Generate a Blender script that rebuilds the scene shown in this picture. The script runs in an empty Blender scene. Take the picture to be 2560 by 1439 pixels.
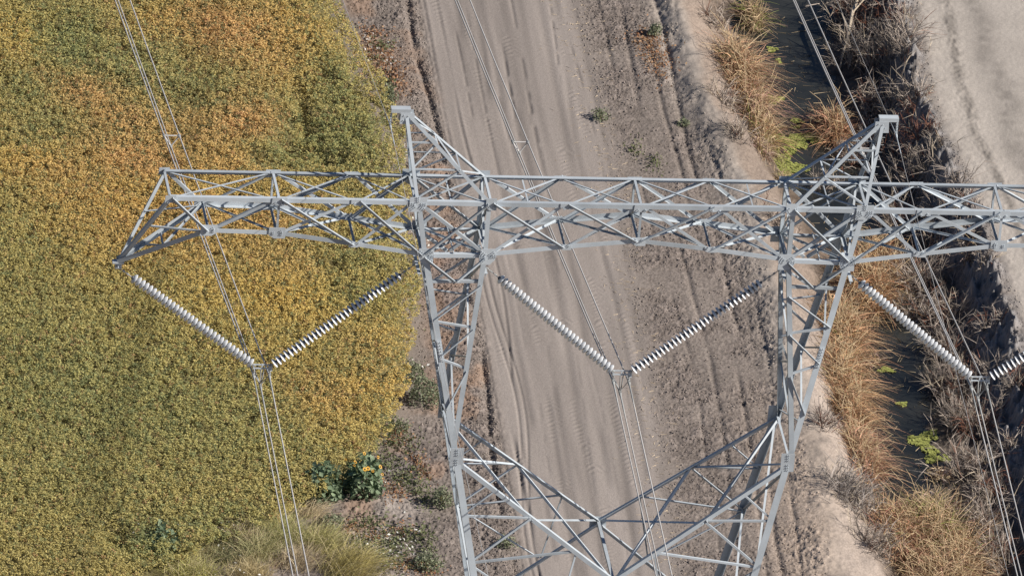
import bpy, math, random
import numpy as np
from mathutils import Vector, Matrix

rng = np.random.default_rng(7)
random.seed(7)
SC = bpy.context.scene
COL = SC.collection
H = 28.0                       # height of the crossarm's top chord above the field

# ------------------------------------------------------------------ camera
YAW, PITCH, ROLL, AX, AZ, SCL, DIST = 0.15443, 0.46647, 0.08746, -3.4884, -3.2538, 84.907, 700.0
cy, sy, cp, sp = math.cos(YAW), math.sin(YAW), math.cos(PITCH), math.sin(PITCH)
F_ = np.array([sy * cp, cy * cp, -sp])
R0 = np.array([cy, -sy, 0.0])
U0 = np.cross(R0, F_)
cr, sr = math.cos(ROLL), math.sin(ROLL)
R_ = cr * R0 + sr * U0
U_ = -sr * R0 + cr * U0
CAM = np.array([AX, 0, AZ + H]) - DIST * F_
cam = bpy.data.cameras.new('camera')
camo = bpy.data.objects.new('camera', cam)
COL.objects.link(camo)
M = Matrix(((R_[0], U_[0], -F_[0], CAM[0]), (R_[1], U_[1], -F_[1], CAM[1]), (R_[2], U_[2], -F_[2], CAM[2]), (0, 0, 0, 1)))
camo.matrix_world = M
cam.sensor_width = 36
cam.lens = 36 * SCL * DIST / 2560
cam.clip_start = 1
cam.clip_end = 9000
SC.camera = camo

def at(px, py, z=0.0):
    """point of the place at height z that shows at pixel (px, py) of the 2560 px photograph"""
    d = R_ * (px - 1280) / (SCL * DIST) - U_ * (py - 719.5) / (SCL * DIST) + F_
    t = (z - CAM[2]) / d[2]
    return CAM + t * d

# ------------------------------------------------------------------ light
SUN_EL, SUN_AZ = math.radians(36), math.radians(-22.5)      # azimuth measured from +x towards +y
sdir = Vector((math.cos(SUN_EL) * math.cos(SUN_AZ), math.cos(SUN_EL) * math.sin(SUN_AZ), math.sin(SUN_EL)))
w = bpy.data.worlds.new('World')
SC.world = w
w.use_nodes = True
nt = w.node_tree
sky = nt.nodes.new('ShaderNodeTexSky')
sky.sky_type = 'NISHITA'
sky.sun_disc = False
sky.sun_elevation = SUN_EL
sky.sun_rotation = math.radians(90) - SUN_AZ
sky.air_density = .8; sky.dust_density = .4; sky.ozone_density = 5
nt.links.new(sky.outputs[0], nt.nodes['Background'].inputs[0])
nt.nodes['Background'].inputs[1].default_value = 0.05
sl = bpy.data.lights.new('sun', 'SUN')
sl.energy = 5.0
sl.angle = math.radians(0.53)
sl.color = (1.0, 0.93, 0.84)
so = bpy.data.objects.new('sun', sl)
so.rotation_euler = sdir.to_track_quat('Z', 'Y').to_euler()
COL.objects.link(so)
vs = SC.view_settings
vs.view_transform = 'Standard'
vs.look = 'None'
vs.gamma = 1
vs.exposure = 0.42
vs.use_curve_mapping = False

# ------------------------------------------------------------------ helpers
def link_mesh(name, v, faces, mat, parent=None, cols=None, smooth=False):
    """v Nx3, faces: list of tuples or int array (n,3|4)"""
    me = bpy.data.meshes.new(name)
    v = np.asarray(v, dtype=np.float32)
    if isinstance(faces, np.ndarray):
        n, k = faces.shape
        me.vertices.add(len(v))
        me.vertices.foreach_set('co', v.ravel())
        me.loops.add(n * k)
        me.loops.foreach_set('vertex_index', faces.astype(np.int32).ravel())
        me.polygons.add(n)
        me.polygons.foreach_set('loop_start', np.arange(0, n * k, k, dtype=np.int32))
        if smooth:
            me.polygons.foreach_set('use_smooth', np.ones(n, dtype=bool))
        me.update(calc_edges=True)
    else:
        me.from_pydata([tuple(map(float, p)) for p in v], [], faces)
        if smooth:
            for p in me.polygons:
                p.use_smooth = True
    if cols is not None:
        a = me.attributes.new('col', 'FLOAT_COLOR', 'POINT')
        c = np.ones((len(v), 4), dtype=np.float32)
        c[:, :3] = cols
        a.data.foreach_set('color', c.ravel())
    for m in (mat if isinstance(mat, (list, tuple)) else [mat]):
        me.materials.append(m)
    o = bpy.data.objects.new(name, me)
    COL.objects.link(o)
    if parent is not None:
        o.parent = parent
    return o

def tag(o, label=None, cat=None, group=None, kind=None):
    if label: o['label'] = label
    if cat: o['category'] = cat
    if group: o['group'] = group
    if kind: o['kind'] = kind
    return o

def empty(name, loc=(0, 0, 0), parent=None):
    o = bpy.data.objects.new(name, None)
    o.empty_display_size = 0.3
    COL.objects.link(o)
    o.location = tuple(map(float, loc))
    if parent is not None: o.parent = parent
    return o

class MB:
    def __init__(s): s.v = []; s.f = []
    def add(s, v, f):
        n = len(s.v); s.v += [tuple(map(float, p)) for p in v]; s.f += [tuple(i + n for i in q) for q in f]
    def prism(s, poly, p, q, a, b):
        """extrude a 2d polygon (in axes a, b) from p to q"""
        n = len(poly)
        v = [p + a * x + b * y for x, y in poly] + [q + a * x + b * y for x, y in poly]
        f = [tuple(range(n))[::-1], tuple(range(n, 2 * n))] + [(i, (i + 1) % n, n + (i + 1) % n, n + i) for i in range(n)]
        s.add(v, f)
    def box(s, c, ax, ay, az):
        c = np.asarray(c, float)
        v = [c + i * ax + j * ay + k * az for i in (-1, 1) for j in (-1, 1) for k in (-1, 1)]
        s.add(v, [(0, 1, 3, 2), (4, 6, 7, 5), (0, 4, 5, 1), (2, 3, 7, 6), (0, 2, 6, 4), (1, 5, 7, 3)])
    def tube(s, pts, r, n=6):
        pts = [np.asarray(p, float) for p in pts]
        base = len(s.v)
        for i, p in enumerate(pts):
            t = pts[min(i + 1, len(pts) - 1)] - pts[max(i - 1, 0)]
            t = t / np.linalg.norm(t)
            a = np.cross(t, (0.3, 0.2, 1.0) if abs(t[2]) < .9 else (1, 0, 0)); a /= np.linalg.norm(a)
            b = np.cross(t, a)
            rr = r[i] if isinstance(r, (list, tuple)) else r
            for k in range(n):
                an = 2 * math.pi * k / n
                s.v.append(tuple(p + rr * (math.cos(an) * a + math.sin(an) * b)))
        for i in range(len(pts) - 1):
            for k in range(n):
                k2 = (k + 1) % n
                s.f.append((base + i * n + k, base + i * n + k2, base + (i + 1) * n + k2, base + (i + 1) * n + k))
        s.f.append(tuple(base + k for k in range(n))[::-1])
        s.f.append(tuple(base + (len(pts) - 1) * n + k for k in range(n)))
    def build(s, name, mat, parent=None, smooth=False):
        return link_mesh(name, s.v, s.f, mat, parent, smooth=smooth)

# value noise on numpy arrays
_T = rng.random((256, 256))
def vn(x, y, sc, seed=0, sy=None):
    x = np.asarray(x) / sc + seed * 17.31; y = np.asarray(y) / (sy or sc) + seed * 9.77
    xi = np.floor(x).astype(int); yi = np.floor(y).astype(int)
    fx = x - xi; fy = y - yi
    fx = fx * fx * (3 - 2 * fx); fy = fy * fy * (3 - 2 * fy)
    g = lambda i, j: _T[(i * 7 + j * 131) % 256, (j * 13 + i * 71) % 256]
    return (g(xi, yi) * (1 - fx) + g(xi + 1, yi) * fx) * (1 - fy) + (g(xi, yi + 1) * (1 - fx) + g(xi + 1, yi + 1) * fx) * fy
def fbm(x, y, sc, seed=0, oct=3):
    t = 0; a = .5
    for o in range(oct):
        t = t + a * vn(x, y, sc / 2 ** o, seed + o * 3); a *= .5
    return t / (1 - .5 ** oct)
def sstep(a, b, x):
    t = np.clip((x - a) / (b - a), 0, 1)
    return t * t * (3 - 2 * t)

# ------------------------------------------------------------------ materials
def newmat(name):
    m = bpy.data.materials.new(name); m.use_nodes = True
    return m, m.node_tree, m.node_tree.nodes['Principled BSDF']

def mat_steel(name, base, rough=.5, var=.12, metallic=0.0):
    m, t, b = newmat(name)
    tc = t.nodes.new('ShaderNodeTexCoord')
    n1 = t.nodes.new('ShaderNodeTexNoise'); n1.inputs['Scale'].default_value = 2.2; n1.inputs['Detail'].default_value = 6
    n2 = t.nodes.new('ShaderNodeTexNoise'); n2.inputs['Scale'].default_value = 45; n2.inputs['Detail'].default_value = 3
    oi = t.nodes.new('ShaderNodeObjectInfo')
    mx = t.nodes.new('ShaderNodeMix'); mx.data_type = 'FLOAT'; mx.inputs[0].default_value = .35
    t.links.new(tc.outputs['Object'], n1.inputs['Vector']); t.links.new(tc.outputs['Object'], n2.inputs['Vector'])
    t.links.new(n1.outputs['Fac'], mx.inputs[2]); t.links.new(n2.outputs['Fac'], mx.inputs[3])
    ad = t.nodes.new('ShaderNodeMath'); ad.operation = 'MULTIPLY_ADD'; ad.inputs[1].default_value = .5
    t.links.new(oi.outputs['Random'], ad.inputs[0]); t.links.new(mx.outputs[0], ad.inputs[2])
    r = t.nodes.new('ShaderNodeValToRGB')
    r.color_ramp.elements[0].position = .3; r.color_ramp.elements[1].position = 1.15 - .15
    r.color_ramp.elements[0].color = tuple(c * (1 - var) for c in base) + (1,)
    r.color_ramp.elements[1].color = tuple(min(1, c * (1 + var)) for c in base) + (1,)
    t.links.new(ad.outputs[0], r.inputs[0]); t.links.new(r.outputs[0], b.inputs['Base Color'])
    b.inputs['Roughness'].default_value = rough; b.inputs['Metallic'].default_value = metallic
    return m

STEEL = mat_steel('galvanised_steel', (.375, .415, .45), .58, .30)
PLATE = mat_steel('gusset_steel', (.42, .46, .495), .58, .16)
DULL = mat_steel('dull_fitting_steel', (.30, .31, .31), .45, .25)
WIRE = mat_steel('aluminium_strand', (.46, .45, .44), .5, .15)
PORC = mat_steel('porcelain', (.68, .70, .72), .22, .06, 0.0)
PORCD = mat_steel('cap_iron', (.10, .11, .13), .5, .2)

def mat_attr(name, rough=.65, trans=0.0, bump=0.0, bscale=40, spec=.3, var=0.0):
    m, t, b = newmat(name)
    a = t.nodes.new('ShaderNodeAttribute'); a.attribute_name = 'col'
    src = a.outputs['Color']
    tc = t.nodes.new('ShaderNodeTexCoord')
    if var:
        n = t.nodes.new('ShaderNodeTexNoise'); n.inputs['Scale'].default_value = bscale * .6; n.inputs['Detail'].default_value = 8
        n.inputs['Roughness'].default_value = .7
        t.links.new(tc.outputs['Object'], n.inputs['Vector'])
        mr = t.nodes.new('ShaderNodeMapRange'); mr.inputs[1].default_value = .25; mr.inputs[2].default_value = .75
        mr.inputs[3].default_value = 1 - var; mr.inputs[4].default_value = 1 + var
        t.links.new(n.outputs['Fac'], mr.inputs[0])
        mu = t.nodes.new('ShaderNodeMix'); mu.data_type = 'RGBA'; mu.blend_type = 'MULTIPLY'; mu.inputs[0].default_value = 1
        t.links.new(src, mu.inputs[6]); t.links.new(mr.outputs[0], mu.inputs[7]); src = mu.outputs[2]
    t.links.new(src, b.inputs['Base Color'])
    b.inputs['Roughness'].default_value = rough
    b.inputs['Specular IOR Level'].default_value = spec
    if bump:
        n2 = t.nodes.new('ShaderNodeTexNoise'); n2.inputs['Scale'].default_value = bscale; n2.inputs['Detail'].default_value = 5
        t.links.new(tc.outputs['Object'], n2.inputs['Vector'])
        bp = t.nodes.new('ShaderNodeBump'); bp.inputs['Strength'].default_value = bump; bp.inputs['Distance'].default_value = .02
        t.links.new(n2.outputs['Fac'], bp.inputs['Height']); t.links.new(bp.outputs[0], b.inputs['Normal'])
    if trans:
        tr = t.nodes.new('ShaderNodeBsdfTranslucent'); t.links.new(src, tr.inputs[0])
        ms = t.nodes.new('ShaderNodeMixShader'); ms.inputs[0].default_value = trans
        t.links.new(b.outputs[0], ms.inputs[1]); t.links.new(tr.outputs[0], ms.inputs[2])
        t.links.new(ms.outputs[0], t.nodes['Material Output'].inputs['Surface'])
    return m
SOIL = mat_attr('soil', .95, 0, .5, 26, .1, .16)
LEAF = mat_attr('leaf', .6, .32)
REED = mat_attr('dry_reed', .7, .12)
TWIG = mat_attr('dry_twig', .85)
CLODM = mat_attr('clod_soil', .95, 0, .4, 30, .1, .2)

m, t, b = newmat('ditch_water'); WATER = m
n = t.nodes.new('ShaderNodeTexNoise'); n.inputs['Scale'].default_value = .5; n.inputs['Detail'].default_value = 6
tc = t.nodes.new('ShaderNodeTexCoord'); t.links.new(tc.outputs['Object'], n.inputs['Vector'])
r = t.nodes.new('ShaderNodeValToRGB'); r.color_ramp.elements[0].position = .35; r.color_ramp.elements[1].position = .7
r.color_ramp.elements[0].color = (.016, .018, .018, 1); r.color_ramp.elements[1].color = (.046, .046, .040, 1)
t.links.new(n.outputs['Fac'], r.inputs[0]); t.links.new(r.outputs[0], b.inputs['Base Color'])
b.inputs['Roughness'].default_value = .12; b.inputs['IOR'].default_value = 1.33
n3 = t.nodes.new('ShaderNodeTexNoise'); n3.inputs['Scale'].default_value = 9
bp = t.nodes.new('ShaderNodeBump'); bp.inputs['Strength'].default_value = .06; bp.inputs['Distance'].default_value = .02
t.links.new(tc.outputs['Object'], n3.inputs['Vector']); t.links.new(n3.outputs['Fac'], bp.inputs['Height']); t.links.new(bp.outputs[0], b.inputs['Normal'])

# ------------------------------------------------------------------ ground lines (x as a function of y)
def line(pts, z):
    p = np.array([at(u, v, z)[:2] for u, v in pts])
    o = np.argsort(p[:, 1]); p = p[o]
    s0 = (p[2, 0] - p[0, 0]) / (p[2, 1] - p[0, 1]); s1 = (p[-1, 0] - p[-3, 0]) / (p[-1, 1] - p[-3, 1])
    s0 = max(-.12, min(.12, s0)); s1 = max(-.12, min(.12, s1))
    ys = np.concatenate([[p[0, 1] - 60], p[:, 1], [p[-1, 1] + 60]])
    xs = np.concatenate([[p[0, 0] - 60 * s0], p[:, 0], [p[-1, 0] + 60 * s1]])
    return lambda y: np.interp(y, ys, xs)
ZW = -1.15
L_road0 = line([(1050, 0), (1105, 300), (1190, 700), (1240, 1000), (1290, 1300), (1310, 1439)], 0)
L_road1 = line([(1430, 0), (1500, 300), (1570, 700), (1640, 1100), (1680, 1439)], 0)
L_rut = line([(1640, 0), (1700, 280), (1810, 640), (1880, 900), (1925, 1150), (1960, 1439)], .05)
L_crest = line([(1690, 0), (1745, 200), (1850, 430), (1920, 650), (1985, 900), (2035, 1100), (2075, 1300), (2090, 1439)], .25)
L_foot = line([(1850, 0), (1880, 150), (1920, 300), (1990, 440), (2060, 580), (2115, 750), (2150, 900), (2180, 1050), (2195, 1200), (2230, 1300), (2290, 1439)], ZW)
L_wr = line([(2045, 0), (2035, 120), (2040, 230), (2085, 330), (2140, 450), (2185, 580), (2230, 720), (2295, 880), (2310, 980), (2300, 1080), (2300, 1200), (2360, 1300), (2440, 1439)], ZW)
L_toe = line([(2170, 0), (2195, 180), (2225, 330), (2275, 430), (2330, 580), (2395, 720), (2430, 880), (2460, 1000), (2490, 1150), (2540, 1300), (2590, 1439)], -.95)
L_top = line([(2262, 0), (2292, 180), (2335, 330), (2392, 430), (2445, 570), (2500, 720), (2550, 850), (2600, 1000), (2645, 1150), (2700, 1300), (2750, 1439)], .5)
L_field = line([(862, 0), (900, 120), (955, 220), (985, 300), (1000, 420), (1020, 560), (1035, 700), (1050, 820), (1035, 925), (1000, 1025), (950, 1105), (900, 1180), (800, 1245), (690, 1310), (540, 1365), (410, 1415), (340, 1445)], .55)
L_grit = line([(2425, 0), (2475, 150), (2535, 330), (2590, 480), (2650, 640)], .4)
CX = L_road0

def blob(px, py, rx, ry):
    c = at(px, py, .7); e = at(px + rx, py, .7); f_ = at(px, py - ry, .7)
    return c[0], c[1], abs(e[0] - c[0]), abs(f_[1] - c[1])
def ground(x, y, fine=True):
    """height and albedo of the ground sheet"""
    x = np.asarray(x, float); y = np.asarray(y, float)
    K = [L_road0(y), L_road1(y), L_rut(y), L_crest(y), L_foot(y), L_wr(y), L_toe(y), L_top(y)]
    wob = (vn(x, y, 2.6, 4) - .5) * .35 + (vn(x, y, .6, 5) - .5) * .3
    xx = x + wob * np.clip((x - K[2]) / 2, 0, 1)
    Z = [0.02, 0.0, .05, .28, ZW - .05, ZW - .08, -.9, .55]
    z = np.zeros_like(x)
    for i in range(7):
        d = K[i + 1] - K[i]
        tt = np.clip((xx - K[i]) / np.maximum(d, .05), 0, 1)
        ss = tt if i in (6,) else tt * tt * (3 - 2 * tt)
        seg = (xx >= K[i]) & (xx < K[i + 1])
        z = np.where(seg, Z[i] + (Z[i + 1] - Z[i]) * ss, z)
        if i == 4:   # water bed deepens between the banks
            z = np.where(seg, z - .35 * np.sin(np.pi * tt), z)
    z = np.where(xx >= K[7], .55, z)
    edge_n = vn(x, y, .4, 61) - .5
    rt = x - K[7] + (xx - x) * np.exp(-np.maximum(x - K[7], 0) / .5)
    z = np.where(xx >= K[7], .55 - .10 * sstep(.2, 2.2, x - K[7]) + edge_n * .06 * np.exp(-np.abs(x - K[7]) / .6), z)
    # --- zones
    f_in = L_field(y) - x                                     # >0 inside the crop
    road = sstep(-.35, .35, x - K[0]) * (1 - sstep(-.6, .8, x - K[1]))
    clodL = (1 - sstep(-.5, .3, x - K[0])) * sstep(-.2, .7, -f_in)
    clodR = sstep(-.2, .9, x - K[1]) * (1 - sstep(-.7, .2, x - K[3]))
    bankL = sstep(-.1, .5, xx - K[3]) * (1 - sstep(-.3, .5, xx - K[4]))
    lowL = sstep(.42, .8, (xx - K[3]) / np.maximum(K[4] - K[3], .1)) * (xx < K[5])
    bed = sstep(-.3, .4, xx - K[4]) * (1 - sstep(-.3, .6, xx - K[6]))
    bankR = sstep(-.3, .3, xx - K[6]) * (1 - sstep(-.25, .25, rt))
    rroad = sstep(.15, .7, rt)
    crest = np.exp(-((x - K[3] + .1) / .75) ** 2)
    # --- relief
    n1 = vn(x, y, .13, 1, .15); n2 = vn(x, y, .3, 2); n3 = vn(x, y, .085, 3, .12); big = fbm(x, y, 2.2, 6)
    lump = np.clip(n1 - .5, 0, 1) * .11 + np.clip(n2 - .62, 0, 1) * .12 + (n3 - .5) * .05
    cmask = sstep(.30, .62, fbm(x, y, 1.6, 12))
    pile = np.exp(-((x - K[0] + .75) / .5) ** 2)
    clod = np.maximum(clodL * (.45 + .55 * cmask), clodR * (.14 + .45 * cmask))
    wn = rng.random(x.shape) - .5
    z = z + lump * clod + .05 * pile * clodL + wn * (.052 * np.clip(clod * 1.4, 0, 1) + .05 * bankR + .014 * bankL + .03 * bed + .004)
    z = z + (big - .5) * .12 * (clodL + clodR)
    rough = np.maximum(bankL * .30, np.maximum(bed * .5, bankR * 1.3))
    z = z + rough * ((fbm(x, y, .7, 20) - .5) * .34 + lump * 1.2)
    z = z + bankR * ((vn(x, y, .8, 31, .7) - .5) * .45 + np.clip(n2 - .45, 0, 1) * .6 + np.clip(n1 - .45, 0, 1) * .3 + (n3 - .5) * .08)
    z = z + rroad * (n3 - .5) * .010 + np.exp(-((rt - 1.35) / .22) ** 2) * (n3 - .3) * .035
    z = z + crest * ((vn(x, y, .5, 35) - .5) * .10 + (n1 - .5) * .03)
    # wheel ruts along the road: long furrows with their small shoulders
    u = x - K[0]
    tracks = [(.25, .06, .05), (.55, .05, .04), (1.05, .10, .02), (1.55, .12, .030), (2.05, .10, .022), (2.6, .15, .030), (3.15, .12, .02), (3.75, .14, .026), (4.3, .10, .022), (4.9, .1, .02)]
    dark = np.zeros_like(x)
    for k, (c, wd, dp) in enumerate(tracks):
        cc = c + (vn(y * 0 + k * 3.1, y, 14.0, 40 + k) - .5) * .5
        on = sstep(.30, .55, vn(y * 0 + k * 1.7, y, 4.5, 60 + k))
        g = np.exp(-((u - cc) / wd) ** 2)
        sh = np.exp(-((u - cc - wd * 1.7) / wd) ** 2)
        z = z - (g - .4 * sh) * dp * on * road * .62
        dark = dark + np.exp(-((u - cc) / (wd * .8)) ** 2) * on * .6 * road
    # furrows on the cloddy strip beside the berm
    rut = x - K[2]
    for k, (c, wd, dp) in enumerate([(-.05, .10, .075), (-.62, .08, .05), (-1.3, .09, .045), (.55, .08, .035), (-2.0, .07, .035)]):
        cc = c + (vn(y * 0 + k, y, 5, 80 + k) - .5) * .3
        on = sstep(.28, .55, vn(y * 0 + k * 2.7, y, 4, 90 + k))
        g = np.exp(-((rut - cc) / wd) ** 2)
        z = z - g * dp * on
        dark = dark + g * on * .28
    # two thin wheel lines left of the road, and the furrow of the clod windrow
    for c, wd, dp in [(.42, .034, .030), (.64, .034, .030)]:
        g = np.exp(-((u - c - .22 * np.sin(y * .35)) / wd) ** 2) * (y < 52)
        z = z - g * dp; dark = dark + g * .25
    g = np.exp(-((u + .35 + .12 * np.sin(y * .4)) / .11) ** 2)
    g = g * sstep(.2, .5, vn(x, y, .9, 201)) * sstep(.25, .45, vn(y * 0 + .5, y, 3, 203)); z = z - g * .12; dark = dark + g * .3
    up_ = sstep(54, 62, y)
    for c, wd, k in [(1.15, .22, .5), (1.75, .3, .6), (2.7, .35, .65), (3.3, .12, .6), (.5, .12, .4)]:
        dark = dark + np.exp(-((u - c) / wd) ** 2) * up_ * k * road * (.5 + .7 * vn(x, y, .12, 131, 4.0))
    for c, wd, k in [(2.2, .16, .35), (3.6, .2, .3), (1.4, .25, .3), (4.4, .15, .3)]:
        dark = dark + np.exp(-((u - c - (vn(y * 0 + c, y, 12, 141) - .5)) / wd) ** 2) * k * road * (.3 + .8 * vn(x, y, .3, 133, 5.0))
    for k, (c, w0) in enumerate([(.75, .035), (1.0, .04), (1.32, .045), (1.95, .05), (2.25, .04), (2.5, .05), (2.85, .045), (3.1, .05), (4.05, .04), (4.6, .04)]):
        on = sstep(.42, .56, vn(y * 0 + k * 3.3, y, 5.5, 171 + k)) * sstep(.25, .5, vn(x * 0 + k, y, .5, 191 + k)) * (.35 + .65 * up_)
        g = np.exp(-((u - c - (vn(y * 0 + k, y, 16, 181 + k) - .5) * .6) / w0) ** 2) * on * road
        z = z - g * .022; dark = dark + g * .6
    # tread bars pressed into the road
    tread = np.zeros_like(x)
    for k, (c, hw) in enumerate([(.62, .28), (1.6, .22), (2.75, .26), (3.9, .25), (4.6, .22)]):
        cc = c + (vn(y * 0 + k, y, 7, 110 + k) - .5) * .5
        on = sstep(.5, .68, vn(u * 1.3 + k * 2.2, y, 1.1, 120 + k)) * (np.abs(u - cc) < hw)
        tread = tread + on * np.sin((y + np.abs(u - cc) * .8 + (vn(x, y, .5, 161) - .5) * .25) * 2 * np.pi / .26)
    z = z + tread * .010 * road
    # --- albedo
    def C(r, g, b): return np.array([r, g, b])
    nlow = fbm(x, y, 3.0, 14)[..., None]; nst = vn(x, y, .35, 16, 6.0)[..., None]; nst2 = vn(x, y, .14, 18, 3.0)[..., None]
    col = C(.225, .192, .168) * (0.84 + .34 * nlow)
    def mixc(c0, c1, f): return c0 * (1 - f[..., None]) + c1 * f[..., None]
    roadc = C(.292, .256, .232) * (.80 + .22 * nst + .14 * nst2)
    col = mixc(col, roadc, road)
    clodc = C(.185, .156, .139) * (.75 + .5 * n2[..., None])
    col = mixc(col, clodc, np.clip(clodL * (.35 + .75 * cmask) + clodR * (.35 + .55 * cmask), 0, 1))
    col = mixc(col, C(.37, .325, .285) * (.85 + .25 * nlow), np.clip(crest * 1.05 * (.45 + .6 * vn(x, y, 2.0, 22)), 0, 1))
    warm = np.clip(1 - np.abs(x - K[3] + .5) / 2.2, 0, 1) * sstep(44, 34, y)
    col = mixc(col, C(.395, .31, .245) * (.8 + .4 * nlow), warm * .65)
    bl = sstep(.4, .75, fbm(x, y, 1.0, 24))
    bare = sstep(50, 40, y)
    col = mixc(col, C(.25, .20, .165) * (.8 + .4 * nlow), bankL * (1 - bare))
    col = mixc(col, C(.335, .28, .24) * (.8 + .35 * nlow), bankL * bare)
    col = mixc(col, C(.115, .088, .068) * (.6 + .8 * n2[..., None]), np.clip(lowL * (.55 + .45 * bl), 0, 1))
    col = mixc(col, C(.115, .095, .078) * (.6 + .8 * n2[..., None]), np.clip(bed * 1.0, 0, 1))
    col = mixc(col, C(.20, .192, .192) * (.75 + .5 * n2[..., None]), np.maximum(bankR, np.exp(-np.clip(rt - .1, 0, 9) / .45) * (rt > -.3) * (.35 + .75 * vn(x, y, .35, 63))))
    crumb = np.exp(-np.clip(rt, 0, 9) / .5) * (rt > -.2)
    z = z + crumb * (np.clip(n1 - .45, 0, 1) * .07 + (n3 - .5) * .03)
    rr = C(.375, .338, .302) * (.90 + .16 * fbm(x, y, .9, 217)[..., None] + .06 * nlow)
    strip = np.exp(-((rt - 1.35 + (vn(x, y, 1.5, 26) - .5) * .25) / .16) ** 2) + .8 * np.exp(-((x - L_grit(y) + (vn(x, y, 1.2, 213) - .5) * .5) / .42) ** 2) + .5 * np.exp(-((x - L_grit(y) + 1.1) / .10) ** 2) * sstep(.3, .6, vn(x, y, .8, 215))
    rr = rr * (1 - .42 * np.clip(strip * (.4 + .9 * vn(x, y, .3, 27)), 0, 1)[..., None])
    col = mixc(col, rr, rroad)
    side = sstep(3.9, 4.3, rt + (vn(x, y, 1.6, 28) - .5) * .5)
    col = mixc(col, C(.30, .262, .228) * (.8 + .3 * n2[..., None]), side)
    col = col * (1 - .30 * np.clip(dark, 0, 1))[..., None]
    col = col * (1 + wn * (.55 * np.clip(clodL + clodR, 0, 1) + .35 * bankR + .25 * bankL + .12))[..., None]
    for px, py, rx_, ry_, cc_, kk in [(900, 1275, 70, 30, (.40, .355, .32), .9), (1005, 1215, 50, 30, (.40, .355, .32), .8), (1000, 1400, 90, 26, (.40, .35, .31), .8), (960, 1000, 40, 30, (.37, .32, .28), .6), (1020, 1125, 55, 28, (.17, .15, .145), .8), (1060, 1340, 30, 40, (.16, .14, .13), .6), (1110, 640, 40, 130, (.25, .19, .165), .7), (1000, 480, 30, 60, (.24, .185, .16), .6)]:
        a_, b_, ra_, rb_ = blob(px, py, rx_, ry_)
        gg = np.exp(-(((x - a_) / ra_) ** 2 + ((y - b_) / rb_) ** 2)) * kk * (.5 + .8 * vn(x, y, .4, 151))
        col = mixc(col, C(*cc_), np.clip(gg, 0, 1))
    ed = np.clip(sstep(-1.4, -.1, f_in), 0, 1) * (f_in < 3)
    weedy = sstep(.45, .7, fbm(x, y, 1.3, 29)) * clodL * (f_in > -2.4)
    col = mixc(col, C(.30, .20, .14), weedy * .6)
    fieldm = sstep(.15, .6, f_in + (n1 - .5) * .4)
    col = mixc(col, C(.19, .165, .08), fieldm)
    outf = fieldm * ((x < -19) | (y > 76) | (y < 24))
    col = mixc(col, C(.20, .135, .04) * (.7 + .6 * nlow), np.asarray(outf, float))
    return z, col

# grid: fine where the photograph looks, growing cells out to the horizon
def axis(lo, hi, step, far):
    a = list(np.arange(lo, hi, step)); d = step
    up = a[-1]
    while up < far:
        d *= 1.28; up += d; a.append(up)
    d = step; dn = lo; pre = []
    while dn > -far:
        d *= 1.28; dn -= d; pre.append(dn)
    return np.array(pre[::-1] + a)
gx = axis(-16, 25.5, .038, 3000); gy = axis(25.5, 72.5, .062, 3000)
XX, YY = np.meshgrid(gx, gy)
ZZ, CC = ground(XX, YY)
far = np.maximum(np.maximum(-16.5 - XX, XX - 26), np.maximum(25 - YY, YY - 73))
ZZ = np.where(far > 40, np.minimum(ZZ, 0.2) * 0, ZZ)
nx, ny = len(gx), len(gy)
idx = np.arange(nx * ny).reshape(ny, nx)
q = np.stack([idx[:-1, :-1], idx[:-1, 1:], idx[1:, 1:], idx[1:, :-1]], -1).reshape(-1, 4)
g = link_mesh('ground', np.stack([XX, YY, ZZ], -1).reshape(-1, 3), q, SOIL, cols=CC.reshape(-1, 3), smooth=True)
tag(g, kind='structure')
def gz(x, y): return float(ground(np.array([x]), np.array([y]))[0][0])

# water in the ditch
ys = np.linspace(5, 100, 120)
v = []; f = []
for i, y in enumerate(ys):
    a, bb = float(L_foot(y)) - 1.0, float(L_wr(y)) + 1.6
    v += [(a, y, ZW), (bb, y, ZW)]
    if i: f.append((2 * i - 2, 2 * i - 1, 2 * i + 1, 2 * i))
tag(link_mesh('water', v, f, WATER), kind='structure')

# ------------------------------------------------------------------ vegetation builders
def leaf_cards(P, size, up, cols, aspect=.62, jit=1.0, r=rng):
    """one folded rhombic leaf per point: P Nx3, size N, up N (how level the leaf lies)"""
    n = len(P)
    nrm = r.normal(size=(n, 3)) * jit; nrm[:, 2] = np.abs(nrm[:, 2]) + up
    nrm /= np.linalg.norm(nrm, axis=1)[:, None]
    a = r.normal(size=(n, 3)); a -= (a * nrm).sum(1)[:, None] * nrm; a /= np.linalg.norm(a, axis=1)[:, None]
    b = np.cross(nrm, a)
    s = size[:, None]
    V = np.stack([P - a * s * .5, P + b * s * aspect * .5 + nrm * s * .10, P + a * s * .5 - nrm * s * .1, P - b * s * aspect * .5 + nrm * s * .10], 1)
    Fq = np.arange(n * 4).reshape(n, 4)
    T = np.concatenate([Fq[:, [0, 1, 2]], Fq[:, [0, 2, 3]]])
    return V.reshape(-1, 3), T, np.repeat(cols, 4, axis=0)

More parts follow.
